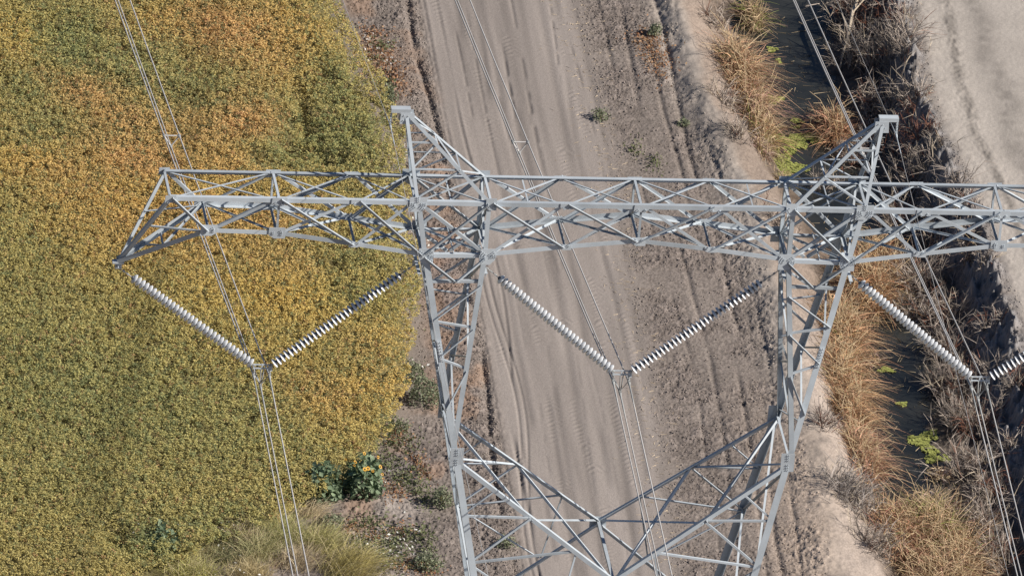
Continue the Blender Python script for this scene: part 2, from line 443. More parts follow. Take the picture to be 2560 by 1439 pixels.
def blades(base, tip_dir, length, width, droop, cols, segs=3, r=rng):
    """curved grass blades / reeds: arrays of n"""
    n = len(base)
    side = np.cross(tip_dir, r.normal(size=(n, 3))); side /= np.linalg.norm(side, axis=1)[:, None] + 1e-9
    hd = tip_dir.copy(); hd[:, 2] = 0; hd /= np.linalg.norm(hd, axis=1)[:, None] + 1e-9
    V = []
    for k in range(segs + 1):
        tt = k / segs
        p = base + tip_dir * (length * tt)[:, None] + hd * (droop * length * tt * tt * .7)[:, None]
        p[:, 2] -= droop * length * tt ** 2.2 * .75
        wd = (width * (1 - .75 * tt))[:, None] * .5
        V.append(p - side * wd); V.append(p + side * wd)
    V = np.stack(V, 1)
    m = 2 * (segs + 1)
    base_i = (np.arange(n) * m)[:, None]
    F = np.concatenate([base_i + np.array([2 * k, 2 * k + 1, 2 * k + 3, 2 * k + 2]) for k in range(segs)])
    return V.reshape(-1, 3), F, np.repeat(cols, m, axis=0)

# ------------------------------------------------------------------ crop
BLOBS = {  # patches of the ripening crop: where, how far, how strong
    'green': [(180, 110, 110, 90, 1), (330, 160, 170, 80, .75), (470, 215, 120, 60, .7), (100, 300, 110, 60, .55), (60, 230, 90, 70, .6), (250, 1000, 420, 190, .7), (520, 1050, 260, 160, .5),
              (60, 620, 110, 130, .35), (80, 900, 150, 200, .55), (820, 330, 130, 90, .95), (710, 385, 70, 45, .95), (840, 210, 80, 110, .75), (900, 330, 80, 110, .85), (880, 640, 110, 60, .5), (900, 730, 100, 60, .5), (150, 1200, 300, 120, .4), (560, 1300, 130, 60, .7), (380, 1340, 100, 60, .9), (900, 900, 130, 60, .35), (840, 60, 60, 100, .3)],
    'red': [(420, 290, 430, 150, .38), (560, 90, 260, 110, .45), (470, 330, 230, 80, .55), (290, 350, 150, 80, .55), (620, 110, 200, 100, .5), (560, 250, 160, 50, .5), (700, 90, 120, 90, .35), (420, 560, 260, 90, .45), (650, 560, 200, 80, .45), (200, 430, 200, 60, .4), (930, 900, 90, 70, .4), (800, 980, 100, 70, .35), (560, 70, 150, 80, .9), (220, 230, 120, 60, .85), (310, 300, 130, 60, .7), (620, 300, 130, 60, .9), (480, 290, 80, 40, .6), (350, 400, 140, 70, .8), (130, 195, 80, 40, .5), (560, 400, 200, 60, .45), (650, 180, 100, 60, .4), (230, 480, 180, 60, .35), (700, 550, 150, 50, .3), (720, 640, 140, 50, .35)],
    'yellow': [(520, 440, 260, 80, .5), (300, 640, 200, 60, .4), (640, 880, 260, 90, .45), (420, 60, 100, 60, .5), (950, 860, 80, 100, .6), (420, 520, 340, 130, .7), (700, 740, 260, 90, .75), (930, 960, 110, 70, .8), (830, 1010, 120, 90, .5), (60, 90, 80, 60, .7), (760, 100, 120, 110, .6), (60, 400, 160, 60, .6), (200, 560, 200, 80, .4)]}
def zone(x, y, name):
    s = np.zeros_like(x)
    for px, py, rx, ry, k in BLOBS[name]:
        a, b_, ra, rb = blob(px, py, rx, ry)
        s = np.maximum(s, k * np.exp(-(((x - a) / ra) ** 2 + ((y - b_) / rb) ** 2)))
    return s
def field_mask(x, y): return (L_field(y) - x + (vn(x, y, .8, 51) - .5) * .6 + (vn(x, y, 2.3, 53) - .5) * .7) > .05
def canopy(x, y):
    gaps = np.zeros_like(x)
    for px, py, rx, ry, k in [(770, 290, 25, 80, 1), (820, 390, 45, 20, .9), (740, 370, 30, 25, .7), (830, 665, 35, 16, 1), (905, 250, 40, 50, .35), (800, 220, 50, 40, .3), (290, 1330, 30, 25, .9), (450, 1360, 40, 20, .8), (580, 1310, 40, 14, .7)]:
        a, b_, ra, rb = blob(px, py, rx, ry)
        gaps = np.maximum(gaps, k * np.exp(-(((x - a) / ra) ** 2 + ((y - b_) / rb) ** 2)))
    clumpy = np.clip(zone(x, y, 'green') - .3, 0, 1) * sstep(560, 700, 0 * x + 700) * (x > -8)
    h = .74 + (fbm(x, y, .55, 52, 2) - .5) * .12 + (fbm(x, y, .95, 58, 2) - .5) * 1.25 * clumpy + (fbm(x, y, 3, 54, 2) - .5) * .12
    h = h - gaps * .66 * sstep(.1, .4, vn(x, y, .35, 55))
    return np.maximum(h, .12)
N = 66000
sx = rng.uniform(-17.5, 8, N * 2); syy = rng.uniform(24.5, 74, N * 2)
ok = field_mask(sx, syy)
sx, syy = sx[ok], syy[ok]
hh = canopy(sx, syy) + rng.normal(0, .03, len(sx)) - .16 * (rng.random(len(sx)) < .25)
K = 10
n = len(sx)
off = rng.normal(0, 1, (n, K, 3)); off /= np.linalg.norm(off, axis=2)[..., None]
off *= rng.uniform(.25, 1, (n, K, 1)) ** .5 * np.array([.085, .085, .10])
P = np.stack([sx, syy, hh], -1)[:, None, :] + off
P = P.reshape(-1, 3)
zg, zr, zy = zone(sx, syy, 'green'), zone(sx, syy, 'red'), zone(sx, syy, 'yellow')
nz = fbm(sx, syy, .9, 57); nzz = rng.random(n)
base = np.array([.54, .455, .175]) * np.ones((n, 1))
yel = np.array([.78, .55, .165]); red = np.array([.76, .475, .205]); grn = np.array([.235, .27, .125]); olive = np.array([.42, .42, .165])
def mixv(a, b_, f_): return a * (1 - f_[:, None]) + b_ * f_[:, None]
c = mixv(base, yel, np.clip(zy * 1.0 + (nz - .5) * .25, 0, 1))
c = mixv(c, red, np.clip(zr * 1.05 + (nz - .5) * .18 * (zr > .15), 0, 1))
c = mixv(c, olive, np.clip(zg * .9, 0, 1) * .9)
c = mixv(c, grn, (nzz < .09 + .42 * np.clip(zg, 0, 1)).astype(float) * .8)
c = mixv(c, np.array([.46, .25, .13]) * np.ones((n, 1)), (rng.random(n) < .03 + .04 * zr).astype(float) * .7)
cl = np.repeat(c, K, axis=0) * rng.uniform(.84, 1.14, (n * K, 1))
cl = mixv(cl, np.array([.16, .19, .09]) * np.ones((n * K, 1)), (rng.random(n * K) < .05).astype(float) * .6)
V, T, Cc = leaf_cards(P, rng.uniform(.05, .09, n * K), 2.2, cl)
o = link_mesh('soybean_crop', V, T, LEAF, cols=Cc)
tag(o, 'ripening yellow and green bean crop covering the left field', 'crop', kind='stuff')

# ------------------------------------------------------------------ small ground cover of the field margin
def scatter_stuff(name, label, cat, spots, col0, col1, size, up=.3, dens=60, hgt=.15):
    P = []; 
    for px, py, rx, ry in spots:
        a, b_, ra, rb = blob(px, py, rx, ry)
        n = int(dens * ra * rb * 3.2) + 6
        q = rng.normal(0, .55, (n, 2)) * [ra, rb] + [a, b_]
        P.append(q)
    P = np.concatenate(P)
    z, _ = ground(P[:, 0], P[:, 1])
    z = np.maximum(z, ZW) + rng.random(len(P)) ** 1.3 * hgt + .02
    c = np.array(col0) + (np.array(col1) - np.array(col0)) * rng.random((len(P), 1))
    V, T, Cc = leaf_cards(np.column_stack([P, z]), rng.uniform(*size, len(P)), up, c)
    return tag(link_mesh(name, V, T, LEAF, cols=Cc), label, cat, kind='stuff')
scatter_stuff('bindweed_flowers', 'tiny white flowers and petals dotting the field margin', 'flowers',
    [(940, 60, 40, 30), (930, 95, 50, 20), (965, 110, 25, 10), (1060, 880, 30, 40), (1000, 1290, 60, 40), (960, 1345, 60, 25), (1000, 1330, 50, 40), (930, 1155, 60, 40), (560, 1400, 90, 25), (720, 1425, 50, 8), (1020, 330, 20, 70), (1040, 560, 30, 60), (480, 1290, 200, 50)], (.75, .74, .68), (.9, .9, .86), (.07, .13), .8, 11, .25)
scatter_stuff('russet_weeds', 'low russet dried weeds matting the cloddy field margin', 'weeds',
    [(1035, 1365, 60, 22), (1010, 1280, 30, 18), (950, 85, 50, 30), (945, 130, 40, 40), (990, 150, 30, 50), (930, 35, 40, 20), (1000, 1040, 40, 25), (990, 1180, 40, 30), (1050, 1120, 30, 40), (940, 1290, 40, 20), (1080, 1400, 30, 20), (880, 1270, 30, 16), (560, 1435, 120, 10), (760, 1435, 60, 12), (880, 1060, 40, 20), (1640, 100, 40, 50), (1620, 60, 40, 30)], (.30, .13, .06), (.50, .34, .20), (.05, .12), .3, 150, .10)
scatter_stuff('low_green_weeds', 'low grey green weeds creeping over the field margin', 'weeds',
    [(960, 70, 30, 14), (945, 105, 35, 10), (975, 180, 20, 40), (985, 245, 14, 40), (960, 1010, 40, 40), (1000, 1060, 60, 30), (960, 1110, 50, 30), (1010, 1150, 40, 40), (930, 1260, 60, 25), (980, 1340, 60, 40), (900, 1310, 50, 30), (1060, 1180, 30, 60), (1075, 1330, 30, 60), (960, 1420, 80, 16), (990, 1300, 50, 30), (1040, 1290, 40, 20), (940, 1340, 60, 30), (930, 1385, 15, 12), (830, 1290, 30, 20), (1590, 330, 20, 20), (1640, 365, 20, 20), (1000, 420, 16, 60), (1030, 640, 20, 60)], (.10, .125, .05), (.24, .25, .13), (.05, .13), .3, 160, .18)

# straw litter on the road's right edge
Pn = 900
yv = rng.uniform(27, 71, Pn); xv = L_road1(yv) + rng.normal(-.1, .45, Pn)
zz, _ = ground(xv, yv)
d = np.stack([rng.normal(size=Pn), rng.normal(size=Pn), np.zeros(Pn)], -1); d /= np.linalg.norm(d, axis=1)[:, None]
V, Fq, Cc = blades(np.stack([xv, yv, zz + .015], -1), d, rng.uniform(.05, .22, Pn), np.full(Pn, .018), np.zeros(Pn), np.array([.60, .48, .33]) * rng.uniform(.7, 1.2, (Pn, 1)), 1)
tag(link_mesh('straw_litter', V, Fq, REED, cols=Cc), 'pale straw bits scattered along the dirt road edge', 'straw', kind='stuff')

# loose clods on the two cloddy strips
def clod_mesh(n, xs, ys, sz):
    z, cc = ground(xs, ys)
    oc = np.array([(1, 0, 0), (0, 1, 0), (-1, 0, 0), (0, -1, 0), (0, 0, 1), (0, 0, -.6), (.6, .6, .5), (-.6, .6, .5), (-.6, -.6, .5), (.6, -.6, .5)])
    tri = np.array([(4, 6, 7), (4, 7, 8), (4, 8, 9), (4, 9, 6), (0, 1, 6), (1, 2, 7), (2, 3, 8), (3, 0, 9), (6, 1, 7), (7, 2, 8), (8, 3, 9), (9, 0, 6), (1, 0, 5), (2, 1, 5), (3, 2, 5), (0, 3, 5)])
    an = rng.uniform(0, 6.28, n); ca, sa = np.cos(an), np.sin(an)
    v = oc[None] * rng.uniform(.6, 1.3, (n, 10, 1)) * (sz[:, None, None] * rng.uniform(.6, 1.2, (n, 1, 3))) * [1, 1, .62]
    x = v[..., 0] * ca[:, None] - v[..., 1] * sa[:, None]; y = v[..., 0] * sa[:, None] + v[..., 1] * ca[:, None]
    v = np.stack([x + xs[:, None], y + ys[:, None], v[..., 2] + z[:, None] + sz[:, None] * .25], -1)
    F = (np.arange(n) * 10)[:, None, None] + tri[None]
    return v.reshape(-1, 3), F.reshape(-1, 3), np.repeat(cc * 1.12, 10, axis=0)
nA = 26000
ya = rng.uniform(26, 72, nA); xa = L_road0(ya) - np.abs(rng.normal(.55, 1.0, nA)) - .05
nB = 30000
yb = rng.uniform(26, 72, nB); tb = rng.beta(1.3, 1.6, nB); xb = L_road1(yb) * (1 - tb) + L_crest(yb) * tb
keep = rng.random(nB) < .15 + .9 * sstep(.35, .62, fbm(xb, yb, 1.6, 12)); xb, yb = xb[keep], yb[keep]
nD = 14000
yd = rng.uniform(26, 72, nD); td = rng.uniform(-.1, 1.5, nD); xd = L_toe(yd) * (1 - td) + L_top(yd) * td
xs = np.concatenate([xa, xb, xd]); yy = np.concatenate([ya, yb, yd])
sz = .011 + .034 * rng.random(len(xs)) ** 4
okk = ~field_mask(xs, yy); xs, yy, sz = xs[okk], yy[okk], sz[okk]
V, Fq, Cc = clod_mesh(len(xs), xs, yy, sz)
tag(link_mesh('soil_clods', V, Fq, CLODM, cols=Cc), 'crumbled grey brown soil clods strewn beside the dirt road', 'clods', kind='stuff')

# ------------------------------------------------------------------ plants that stand one by one
def place(o, px, py, z=None):
    p = at(px, py, 0 if z is None else z)
    if z is None:
        for _ in range(3):
            zz_ = gz(p[0], p[1]); p = at(px, py, max(zz_, ZW))
    o.location = (p[0], p[1], p[2]); return p

def reed_clump(px, py, rx, ry, n, hgt, label, tone=(.50, .33, .19), green=0.0, lean=None, droop=.95, width=.029, group='clumps of dry reeds along the ditch', name='reed_clump', cat='reeds'):
    """(px,py) photo pixel of the clump's base centre, rx/ry spread in metres"""
    c0 = at(px, py, ZW + .15)
    root = empty(name, c0); n = int(n * 1.9); rx = rx * .95; hgt = hgt * .80
    r = np.random.default_rng(int(px * 7 + py))
    q = np.clip(r.normal(0, .5, (n, 2)), -1.1, 1.1) * [rx * .8, ry]
    zz_, _ = ground(q[:, 0] + c0[0], q[:, 1] + c0[1]); zz_ = np.maximum(zz_, ZW - .05) - c0[2]
    an = r.uniform(0, 2 * np.pi, n)
    sp_ = r.uniform(.05, 1.0, n) ** 1.3
    d = np.stack([np.cos(an) * sp_, np.sin(an) * sp_, np.ones(n)], -1)
    d += np.column_stack([q * .15, np.zeros(n)]) + r.normal(0, .22, (n, 3)) + (np.array(lean) if lean else 0)
    fl = r.random(n) < .28; d[fl, 2] *= .3; d /= np.linalg.norm(d, axis=1)[:, None]; zz_ = zz_ + fl * r.uniform(.05, .6, n) * hgt
    t0 = np.array(tone)
    cc = t0 * [1.02, .99, 1.24] * r.uniform(.45, 1.45, (n, 1)) * (1 + r.normal(0, .06, (n, 3)))
    pale = r.random(n) < .22
    cc[pale] = np.array([.62, .48, .30]) * r.uniform(.8, 1.15, (pale.sum(), 1))
    brown = r.random(n) < .2
    cc[brown] = np.array([.20, .12, .07]) * r.uniform(.7, 1.2, (brown.sum(), 1))
    gm = r.random(n) < green
    cc[gm] = np.array([.24, .27, .07]) * r.uniform(.7, 1.3, (gm.sum(), 1))
    V, Fq, Cc = blades(np.column_stack([q, zz_]), d, hgt * r.uniform(.45, 1.1, n) * np.where(fl, .5, 1), r.uniform(.5, 1.2, n) * width, droop * r.uniform(.2, 1.5, n), np.clip(cc, 0, .9), 4, r)
    link_mesh('blades', V, Fq, REED, root, cols=Cc)
    # bent stalks
    k = max(10, n // 14)
    mbv = MB()
    for _ in range(k):
        i = r.integers(n); b_ = np.array([q[i, 0], q[i, 1], zz_[i]])
        dd = r.normal(0, .35, 3); dd[2] = 1; L = hgt * r.uniform(.6, 1.15)
        p1 = b_ + dd * L * .5; p2 = b_ + dd * L * .85 + np.array([r.normal(0, .2), r.normal(0, .2), -.15]) * L
        mbv.tube([b_, p1, p2], [.010, .009, .006], 4)
    o = link_mesh('stalks', mbv.v, mbv.f, TWIG, root, cols=np.tile([.50, .38, .23], (len(mbv.v), 1)))
    tag(root, label, cat, group)
    return root

REEDS = [
    (1880, 40, .35, .9, 330, 1.2, 'reed clump at the very top of the ditch, green at its foot', (.42, .30, .15), .25),
    (1842, 215, .45, 1.6, 900, 1.9, 'tall golden reed clump at the upper left edge of the water', (.50, .31, .15), .02),
    (1885, 285, .5, 1.3, 600, 1.5, 'pale brown reed clump just below the tall golden one', (.46, .31, .18), .03),
    (1905, 350, .4, .9, 480, 1.3, 'golden reed clump with yellow green tips above the duckweed', (.48, .31, .14), .14),
    (1900, 405, .35, .6, 220, .9, 'short grey brown reed tangle beside the upper duckweed mat', (.42, .31, .21), .08),
    (2085, 325, .5, .8, 560, 1.5, 'orange brown reed clump on the right side of the upper water', (.50, .29, .14), .0),
    (1960, 455, .4, .4, 90, .8, 'thin reed tuft growing through the lime green duckweed', (.42, .33, .14), .3),
    (2165, 720, .7, 1.6, 1000, 1.9, 'broad golden reed clump directly behind the right tower leg', (.52, .32, .14), .0),
    (2105, 850, .6, 1.7, 900, 1.8, 'golden reed clump left of the small floating duckweed patch', (.52, .33, .15), .02),
    (2110, 985, .6, 1.6, 900, 1.7, 'dense golden reed clump left of the middle water', (.53, .33, .15), .02),
    (2125, 1060, .5, 1.2, 620, 1.6, 'golden reed clump below the dense middle one', (.50, .31, .14), .0),
    (2155, 1160, .5, 1.5, 800, 1.6, 'brown reed clump where the water narrows', (.48, .29, .15), .0),
    (2250, 1345, .8, 1.6, 950, 1.8, 'orange brown reed clump at the lower left of the ditch', (.50, .30, .15), .02),
    (2330, 1330, .6, 1.6, 700, 1.8, 'reed clump streaked with fresh green blades', (.48, .33, .16), .32),
    (2395, 1400, .8, 1.8, 1000, 1.7, 'pale golden reed clump at the lower right of the ditch', (.54, .37, .19), .04),
    (2330, 1455, .9, 1.5, 900, 1.7, 'golden reed clump cut by the bottom edge of the view', (.50, .34, .17), .03),
    (2330, 1265, .9, .7, 700, .8, 'flattened pale grey reed bed above the lower clumps', (.48, .37, .26), .0),
    (2420, 700, .25, .4, 110, .7, 'small straw tuft in the dark brush on the far bank', (.45, .34, .22), .0),
    (2345, 1180, .35, .4, 130, .6, 'pale drooping reed tuft beside the lower duckweed', (.46, .37, .26), .05),
    (2185, 890, .2, .4, 90, .7, 'grey reed tuft leaning over the middle water', (.40, .31, .21), .0),
    (2200, 640, .6, .9, 420, 1.4, 'golden reed clump seen through the crossarm lattice', (.50, .31, .14), .0),
]
for a in REEDS:
    reed_clump(*a[:7], tone=a[7], green=a[8])

def dry_shrub(px, py, rad, hgt, n, label, tone=(.37, .315, .27), red=0.0, z=None):
    root = empty('dry_shrub')
    p = place(root, px, py, z)
    r = np.random.default_rng(int(px * 3 + py * 11))
    V = []; F = []; C_ = []; k0 = 0
    B, D, L, W_, cl_ = [], [], [], [], []
    for i in range(n):
        b_ = np.array([r.normal(0, rad * .45), r.normal(0, rad * .6), 0.])
        an = r.uniform(0, 6.28); d = np.array([math.cos(an) * r.uniform(.2, 1.0), math.sin(an) * r.uniform(.2, 1.0), r.uniform(.5, 1.2)]); d /= np.linalg.norm(d)
        L0 = hgt * r.uniform(.6, 1.35)
        c_ = np.array(tone) * r.uniform(.45, 1.5)
        if r.random() < red: c_ = np.array([.22, .10, .065]) * r.uniform(.6, 1.3)
        if r.random() < .12: c_ = np.array([.52, .44, .34])
        B.append(b_); D.append(d); L.append(L0); W_.append(r.uniform(.018, .034)); cl_.append(c_)
        for s in range(4):                    # side twigs
            tt = r.uniform(.25, .95)
            q = b_ + d * L0 * tt
            d2 = d + r.normal(0, .6, 3); d2 /= np.linalg.norm(d2)
            B.append(q); D.append(d2); L.append(L0 * r.uniform(.25, .55)); W_.append(r.uniform(.012, .02)); cl_.append(c_ * r.uniform(.8, 1.2))
    B = np.array(B); zb, _ = ground(B[:, 0] + p[0], B[:, 1] + p[1])
    lo = np.maximum(zb, ZW) - p[2]
    first = np.arange(len(B)) % 5
    lift = lo[np.arange(len(B)) - first]
    B[:, 2] += lift - .03 * (first == 0)
    V, Fq, Cc = blades(B, np.array(D), np.array(L), np.array(W_), np.abs(r.normal(0, .3, len(B))), np.clip(np.array(cl_), 0, .8), 2, r)
    V2, F2, C2 = blades(B, np.array(D), np.array(L), np.array(W_), np.zeros(len(B)), np.clip(np.array(cl_) * .95, 0, .8), 2, r)
    link_mesh('twigs', np.concatenate([V, V2]), np.concatenate([Fq, F2 + len(V)]), TWIG, root, cols=np.concatenate([Cc, C2]))
    return tag(root, label, 'shrub', 'leafless shrubs on the ditch banks')
SHRUBS = [
    (2120, 30, .7, 1.0, 70, 'dark leafless shrub at the top of the far bank', 0.3), (2185, 70, .7, 1.1, 80, 'leafless brown shrub left of the top road corner', .35),
    (2150, 150, .7, 1.1, 85, 'grey leafless shrub beside the upper water with long bent twigs', .05), (2215, 180, .7, 1.1, 90, 'grey brush on the far bank below the top road corner', .05),
    (2235, 40, .5, .8, 55, 'low brown brush at the pale road edge, topmost', .3), (2260, 130, .5, .8, 55, 'twiggy brush against the upper road edge', .05),
    (2190, 270, .7, .9, 80, 'tangled brush above the right tower peak', .2), (2130, 400, .6, .6, 60, 'red brown brush between the water and the right tower peak', .5),
    (2250, 300, .5, .9, 50, 'pale forked brush right of the tower peak bracket', .0), (2270, 400, .6, .8, 60, 'reddish brush in the shade right of the tower peak', .55),
    (2290, 470, .7, 1.0, 70, 'straw coloured brush just above the crossarm', .05), (2370, 465, .5, .9, 45, 'pale leafless shrub standing out of the bank shade above the crossarm', .0),
    (2240, 560, .6, .8, 60, 'dark brush inside the crossarm lattice', .25), (2330, 600, .6, .8, 60, 'grey brush below the crossarm on the far bank', .1),
    (2290, 720, .7, 1.0, 80, 'grey brush left of the shaded bank below the crossarm', .1), (2350, 800, .6, 1.0, 80, 'brown brush beside the third insulator string', .2),
    (2275, 790, .4, .7, 45, 'arching dry brush over the middle water', .1), (2370, 890, .7, 1.0, 80, 'grey tangled brush below the third insulator string', .1),
    (2360, 975, .6, .8, 90, 'pale dry brush right of the middle water', .05), (2410, 980, .7, .9, 80, 'russet brush under the right hand conductors', .45),
    (2400, 1060, .6, .9, 85, 'grey brush right of the lower duckweed', .05), (2450, 1080, .6, .8, 70, 'brown brush in the shade of the lower bank', .35),
    (2430, 1180, .7, .9, 80, 'grey brush between the lower conductors', .1), (2480, 1240, .6, .8, 70, 'red brown brush at the foot of the lower bank', .4),
    (2450, 1320, .7, .9, 80, 'twiggy brush right of the pale golden reeds', .1), (2490, 1410, .6, .9, 60, 'dark brush at the bottom right of the ditch', .25),
    (2190, 345, .6, .5, 60, 'flattened dry brush below the orange reed clump', .15), (2060, 470, .5, .5, 40, 'pale broken brush between the upper lattice and the water', .0),
    (1815, 260, .45, .7, 50, 'dark brush at the foot of the left bank, upper end', .1), (1845, 340, .45, .6, 50, 'grey brush below the upper left bank slope', .05), (1790, 60, .4, .6, 40, 'dead brush on the left bank near the top', .15),
    (1950, 560, .5, .6, 45, 'dark brush behind the crossarm at the left water edge', .1), (2060, 1060, .45, .6, 50, 'dark brush at the foot of the bare bank', .1),
    (2130, 1250, .85, .9, 170, 'rounded grey leafless bush on the bare left bank', .0), (2190, 1370, .5, .8, 70, 'dark brush at the lower end of the left bank', .05), (2160, 1130, .4, .6, 50, 'brown brush edging the bare bank below the golden reeds', .2),
    (2285, 235, .4, .6, 45, 'dry brush overhanging the pale road edge above the peak', .1), (2325, 345, .4, .6, 45, 'dry brush on the bank rim right of the peak bracket', .25), (2400, 520, .45, .6, 50, 'grey brush on the bank rim between the crossarm members', .1),
    (2455, 660, .4, .5, 40, 'low grey brush on the bank rim just below the crossarm', .1), (2470, 840, .45, .6, 45, 'grey brush in the bank shade above the third yoke', .15), (2540, 960, .45, .6, 45, 'brush on the shaded bank beside the third yoke', .2), (2460, 960, .5, .7, 50, 'grey brush under the third yoke', .05),
    (2520, 1130, .5, .6, 40, 'sparse brush on the shaded lower bank', .3), (2420, 620, .4, .5, 35, 'sparse brush high on the shaded bank under the crossarm', .1),
]
for px, py, rad, hg, n_, lab, rd in SHRUBS:
    dry_shrub(px, py, rad, hg, n_, lab, red=rd, tone=(.36, .32, .29) if 'rounded grey' in lab else (.37, .315, .27))

# forked dead branch over the brush
root = empty('dead_branch'); p = place(root, 2105, 165)
mb = MB()
mb.tube([(0, 0, .5), (.25, .8, .75), (.5, 1.9, 1.0), (.75, 2.6, 1.1)], [.03, .045, .06, .04], 6)
mb.tube([(.5, 1.9, 1.0), (.9, 2.2, 1.35), (1.3, 2.3, 1.5)], [.04, .03, .015], 5)
mb.tube([(.3, .9, .78), (.1, 1.6, 1.1)], [.03, .012], 5)
mb.tube([(0, 0, .5), (-.1, -.2, 0)], [.03, .03], 5)
link_mesh('limb', mb.v, mb.f, TWIG, root, cols=np.tile([.50, .42, .32], (len(mb.v), 1)))
tag(root, 'pale forked dead branch lying over the upper brush', 'branch')

# duckweed mats
ALG = mat_attr('duckweed', .6, 0, .5, 60, .2, .25)
def duckweed(spots, label):
    c0 = at(*spots[0][:2], ZW)
    root_v = []; 
    for px, py, rx, ry in spots:
        a, b_, ra, rb = blob(px, py, rx, ry)
        c1 = at(px, py, ZW); n = int(1000 * ra * rb) + 40
        th = rng.uniform(0, 6.28, n); rr = np.sqrt(rng.random(n)) * (.8 + .35 * np.sin(3 * th + px))
        root_v.append(np.column_stack([c1[0] + rr * np.cos(th) * ra, c1[1] + rr * np.sin(th) * rb]))
    Pq = np.concatenate(root_v)
    keep = vn(Pq[:, 0], Pq[:, 1], .30, 71) > .22
    Pq = Pq[keep]
    c = np.array([.29, .31, .09]) * rng.uniform(.75, 1.25, (len(Pq), 1))
    Pz = np.column_stack([Pq, np.full(len(Pq), ZW + .012) + rng.random(len(Pq)) * .02])
    V, T, Cc = leaf_cards(Pz, rng.uniform(.08, .16, len(Pz)), 6.0, c, .8, .5)
    o = link_mesh('duckweed_mat', V, T, ALG, cols=Cc)
    return tag(o, label, 'duckweed', 'duckweed mats floating in the ditch')
duckweed([(1985, 350, 70, 20), (1940, 390, 70, 22), (1955, 425, 65, 26), (2030, 348, 60, 11), (2000, 310, 30, 12)], 'large lime green duckweed mat below the upper reeds')
duckweed([(1930, 250, 28, 14)], 'small yellow green duckweed fleck beside the upper reeds')
duckweed([(2215, 925, 22, 7)], 'small bright duckweed patch floating in the middle water')
duckweed([(2305, 1105, 32, 28), (2340, 1140, 34, 22), (2330, 1085, 16, 14)], 'lime green duckweed mat on the right of the lower water')
duckweed([(2200, 1425, 45, 18), (2230, 1440, 40, 14)], 'bright duckweed mat at the bottom edge of the ditch')
duckweed([(1930, 125, 14, 7), (1945, 155, 9, 6)], 'duckweed flecks in the dark upper water')
duckweed([(2255, 1010, 14, 5)], 'sliver of duckweed in the lower middle water')

Pn = 380
yv = rng.uniform(27, 71, Pn); fr = rng.beta(.6, .6, Pn); xv = L_foot(yv) * (1 - fr) + L_wr(yv) * fr
d = np.stack([rng.normal(size=Pn), rng.normal(size=Pn), np.zeros(Pn)], -1); d /= np.linalg.norm(d, axis=1)[:, None]
V, Fq, Cc = blades(np.stack([xv, yv, np.full(Pn, ZW + .012)], -1), d, rng.uniform(.1, .6, Pn), np.full(Pn, .022), np.zeros(Pn), np.array([.36, .29, .19]) * rng.uniform(.5, 1.4, (Pn, 1)), 1)
tag(link_mesh('floating_debris', V, Fq, REED, cols=Cc), 'broken reed bits floating on the ditch water', 'debris', kind='stuff')

# green weeds, sunflowers, grasses
def leafy_bush(px, py, rad, hgt, n, size, cols, name, label, cat, group=None, flat=.5):
    root = empty(name); p = place(root, px, py)
    r = np.random.default_rng(int(px * 5 + py))
    d = r.normal(size=(n, 3)); d[:, 2] = np.abs(d[:, 2]); d /= np.linalg.norm(d, axis=1)[:, None]
    lob = .75 + .5 * vn(np.arctan2(d[:, 1], d[:, 0]) * 2, d[:, 2] * 3, 1.0, int(px) % 50)
    P = d * (r.uniform(.35, 1, (n, 1)) ** .6) * np.array([rad, rad, hgt]) * lob[:, None]
    P[:, 2] += .05
    c = np.array(cols[0]) + (np.array(cols[1]) - np.array(cols[0])) * r.random((n, 1))
    V, T, Cc = leaf_cards(P, r.uniform(.6, 1.25, n) * size, flat, c * r.uniform(.75, 1.2, (n, 1)), .75, 1.0, r)
    link_mesh('foliage', V, T, LEAF, root, cols=Cc)
    mbv = MB()
    for _ in range(7):
        an = r.uniform(0, 6.28); mbv.tube([(0, 0, -.05), (math.cos(an) * rad * .3, math.sin(an) * rad * .3, hgt * .55)], [.02, .008], 4)
    link_mesh('stems', mbv.v, mbv.f, TWIG, root, cols=np.tile([.16, .15, .07], (len(mbv.v), 1)))
    tag(root, label, cat, group)
    return root, p, r
SUNC = [(.14, .20, .115), (.28, .35, .22)]
YEL = mat_steel('sunflower_petal', (.75, .40, .03), .6, .15, 0)
DISK = mat_steel('sunflower_disk', (.10, .06, .02), .8, .2, 0)
def sunflower(px, py, rad, hgt, n, label, heads):
    root, p, r = leafy_bush(px, py, rad, hgt, n, .22, SUNC, 'sunflower_plant', label, 'sunflower', 'wild sunflower bushes at the field corner')
    for hx, hy, sc in heads:
        q = at(hx, hy, p[2] + hgt * 1.12) - p
        fm = MB()
        nn = np.array([.35, -.55, .75]); nn += r.normal(0, .15, 3); nn /= np.linalg.norm(nn)
        a = np.cross(nn, (0, 0, 1)); a /= np.linalg.norm(a); b_ = np.cross(nn, a)
        for k in range(13):
            an = 2 * math.pi * k / 13; dr = math.cos(an) * a + math.sin(an) * b_; tn = -math.sin(an) * a + math.cos(an) * b_
            R1 = .066 * sc
            fm.add([q + dr * .03, q + dr * R1 * .6 + tn * .012 * sc, q + dr * R1 + nn * .01, q + dr * R1 * .6 - tn * .012 * sc], [(0, 1, 2), (0, 2, 3)])
        fh = fm.build('flower_head', YEL, root)
        dm = MB(); dm.tube([q - nn * .01, q + nn * .018], .022 * sc, 8); dm.build('flower_disk', DISK, fh)
        st = MB(); st.tube([q - nn * .01, q * .6 + np.array([0, 0, .1])], [.008, .012], 4)
        link_mesh('flower_stem', st.v, st.f, TWIG, fh, cols=np.tile([.14, .17, .06], (len(st.v), 1)))
sunflower(805, 1240, .72, 1.15, 620, 'leafy wild sunflower bush without flowers at the field corner', [])
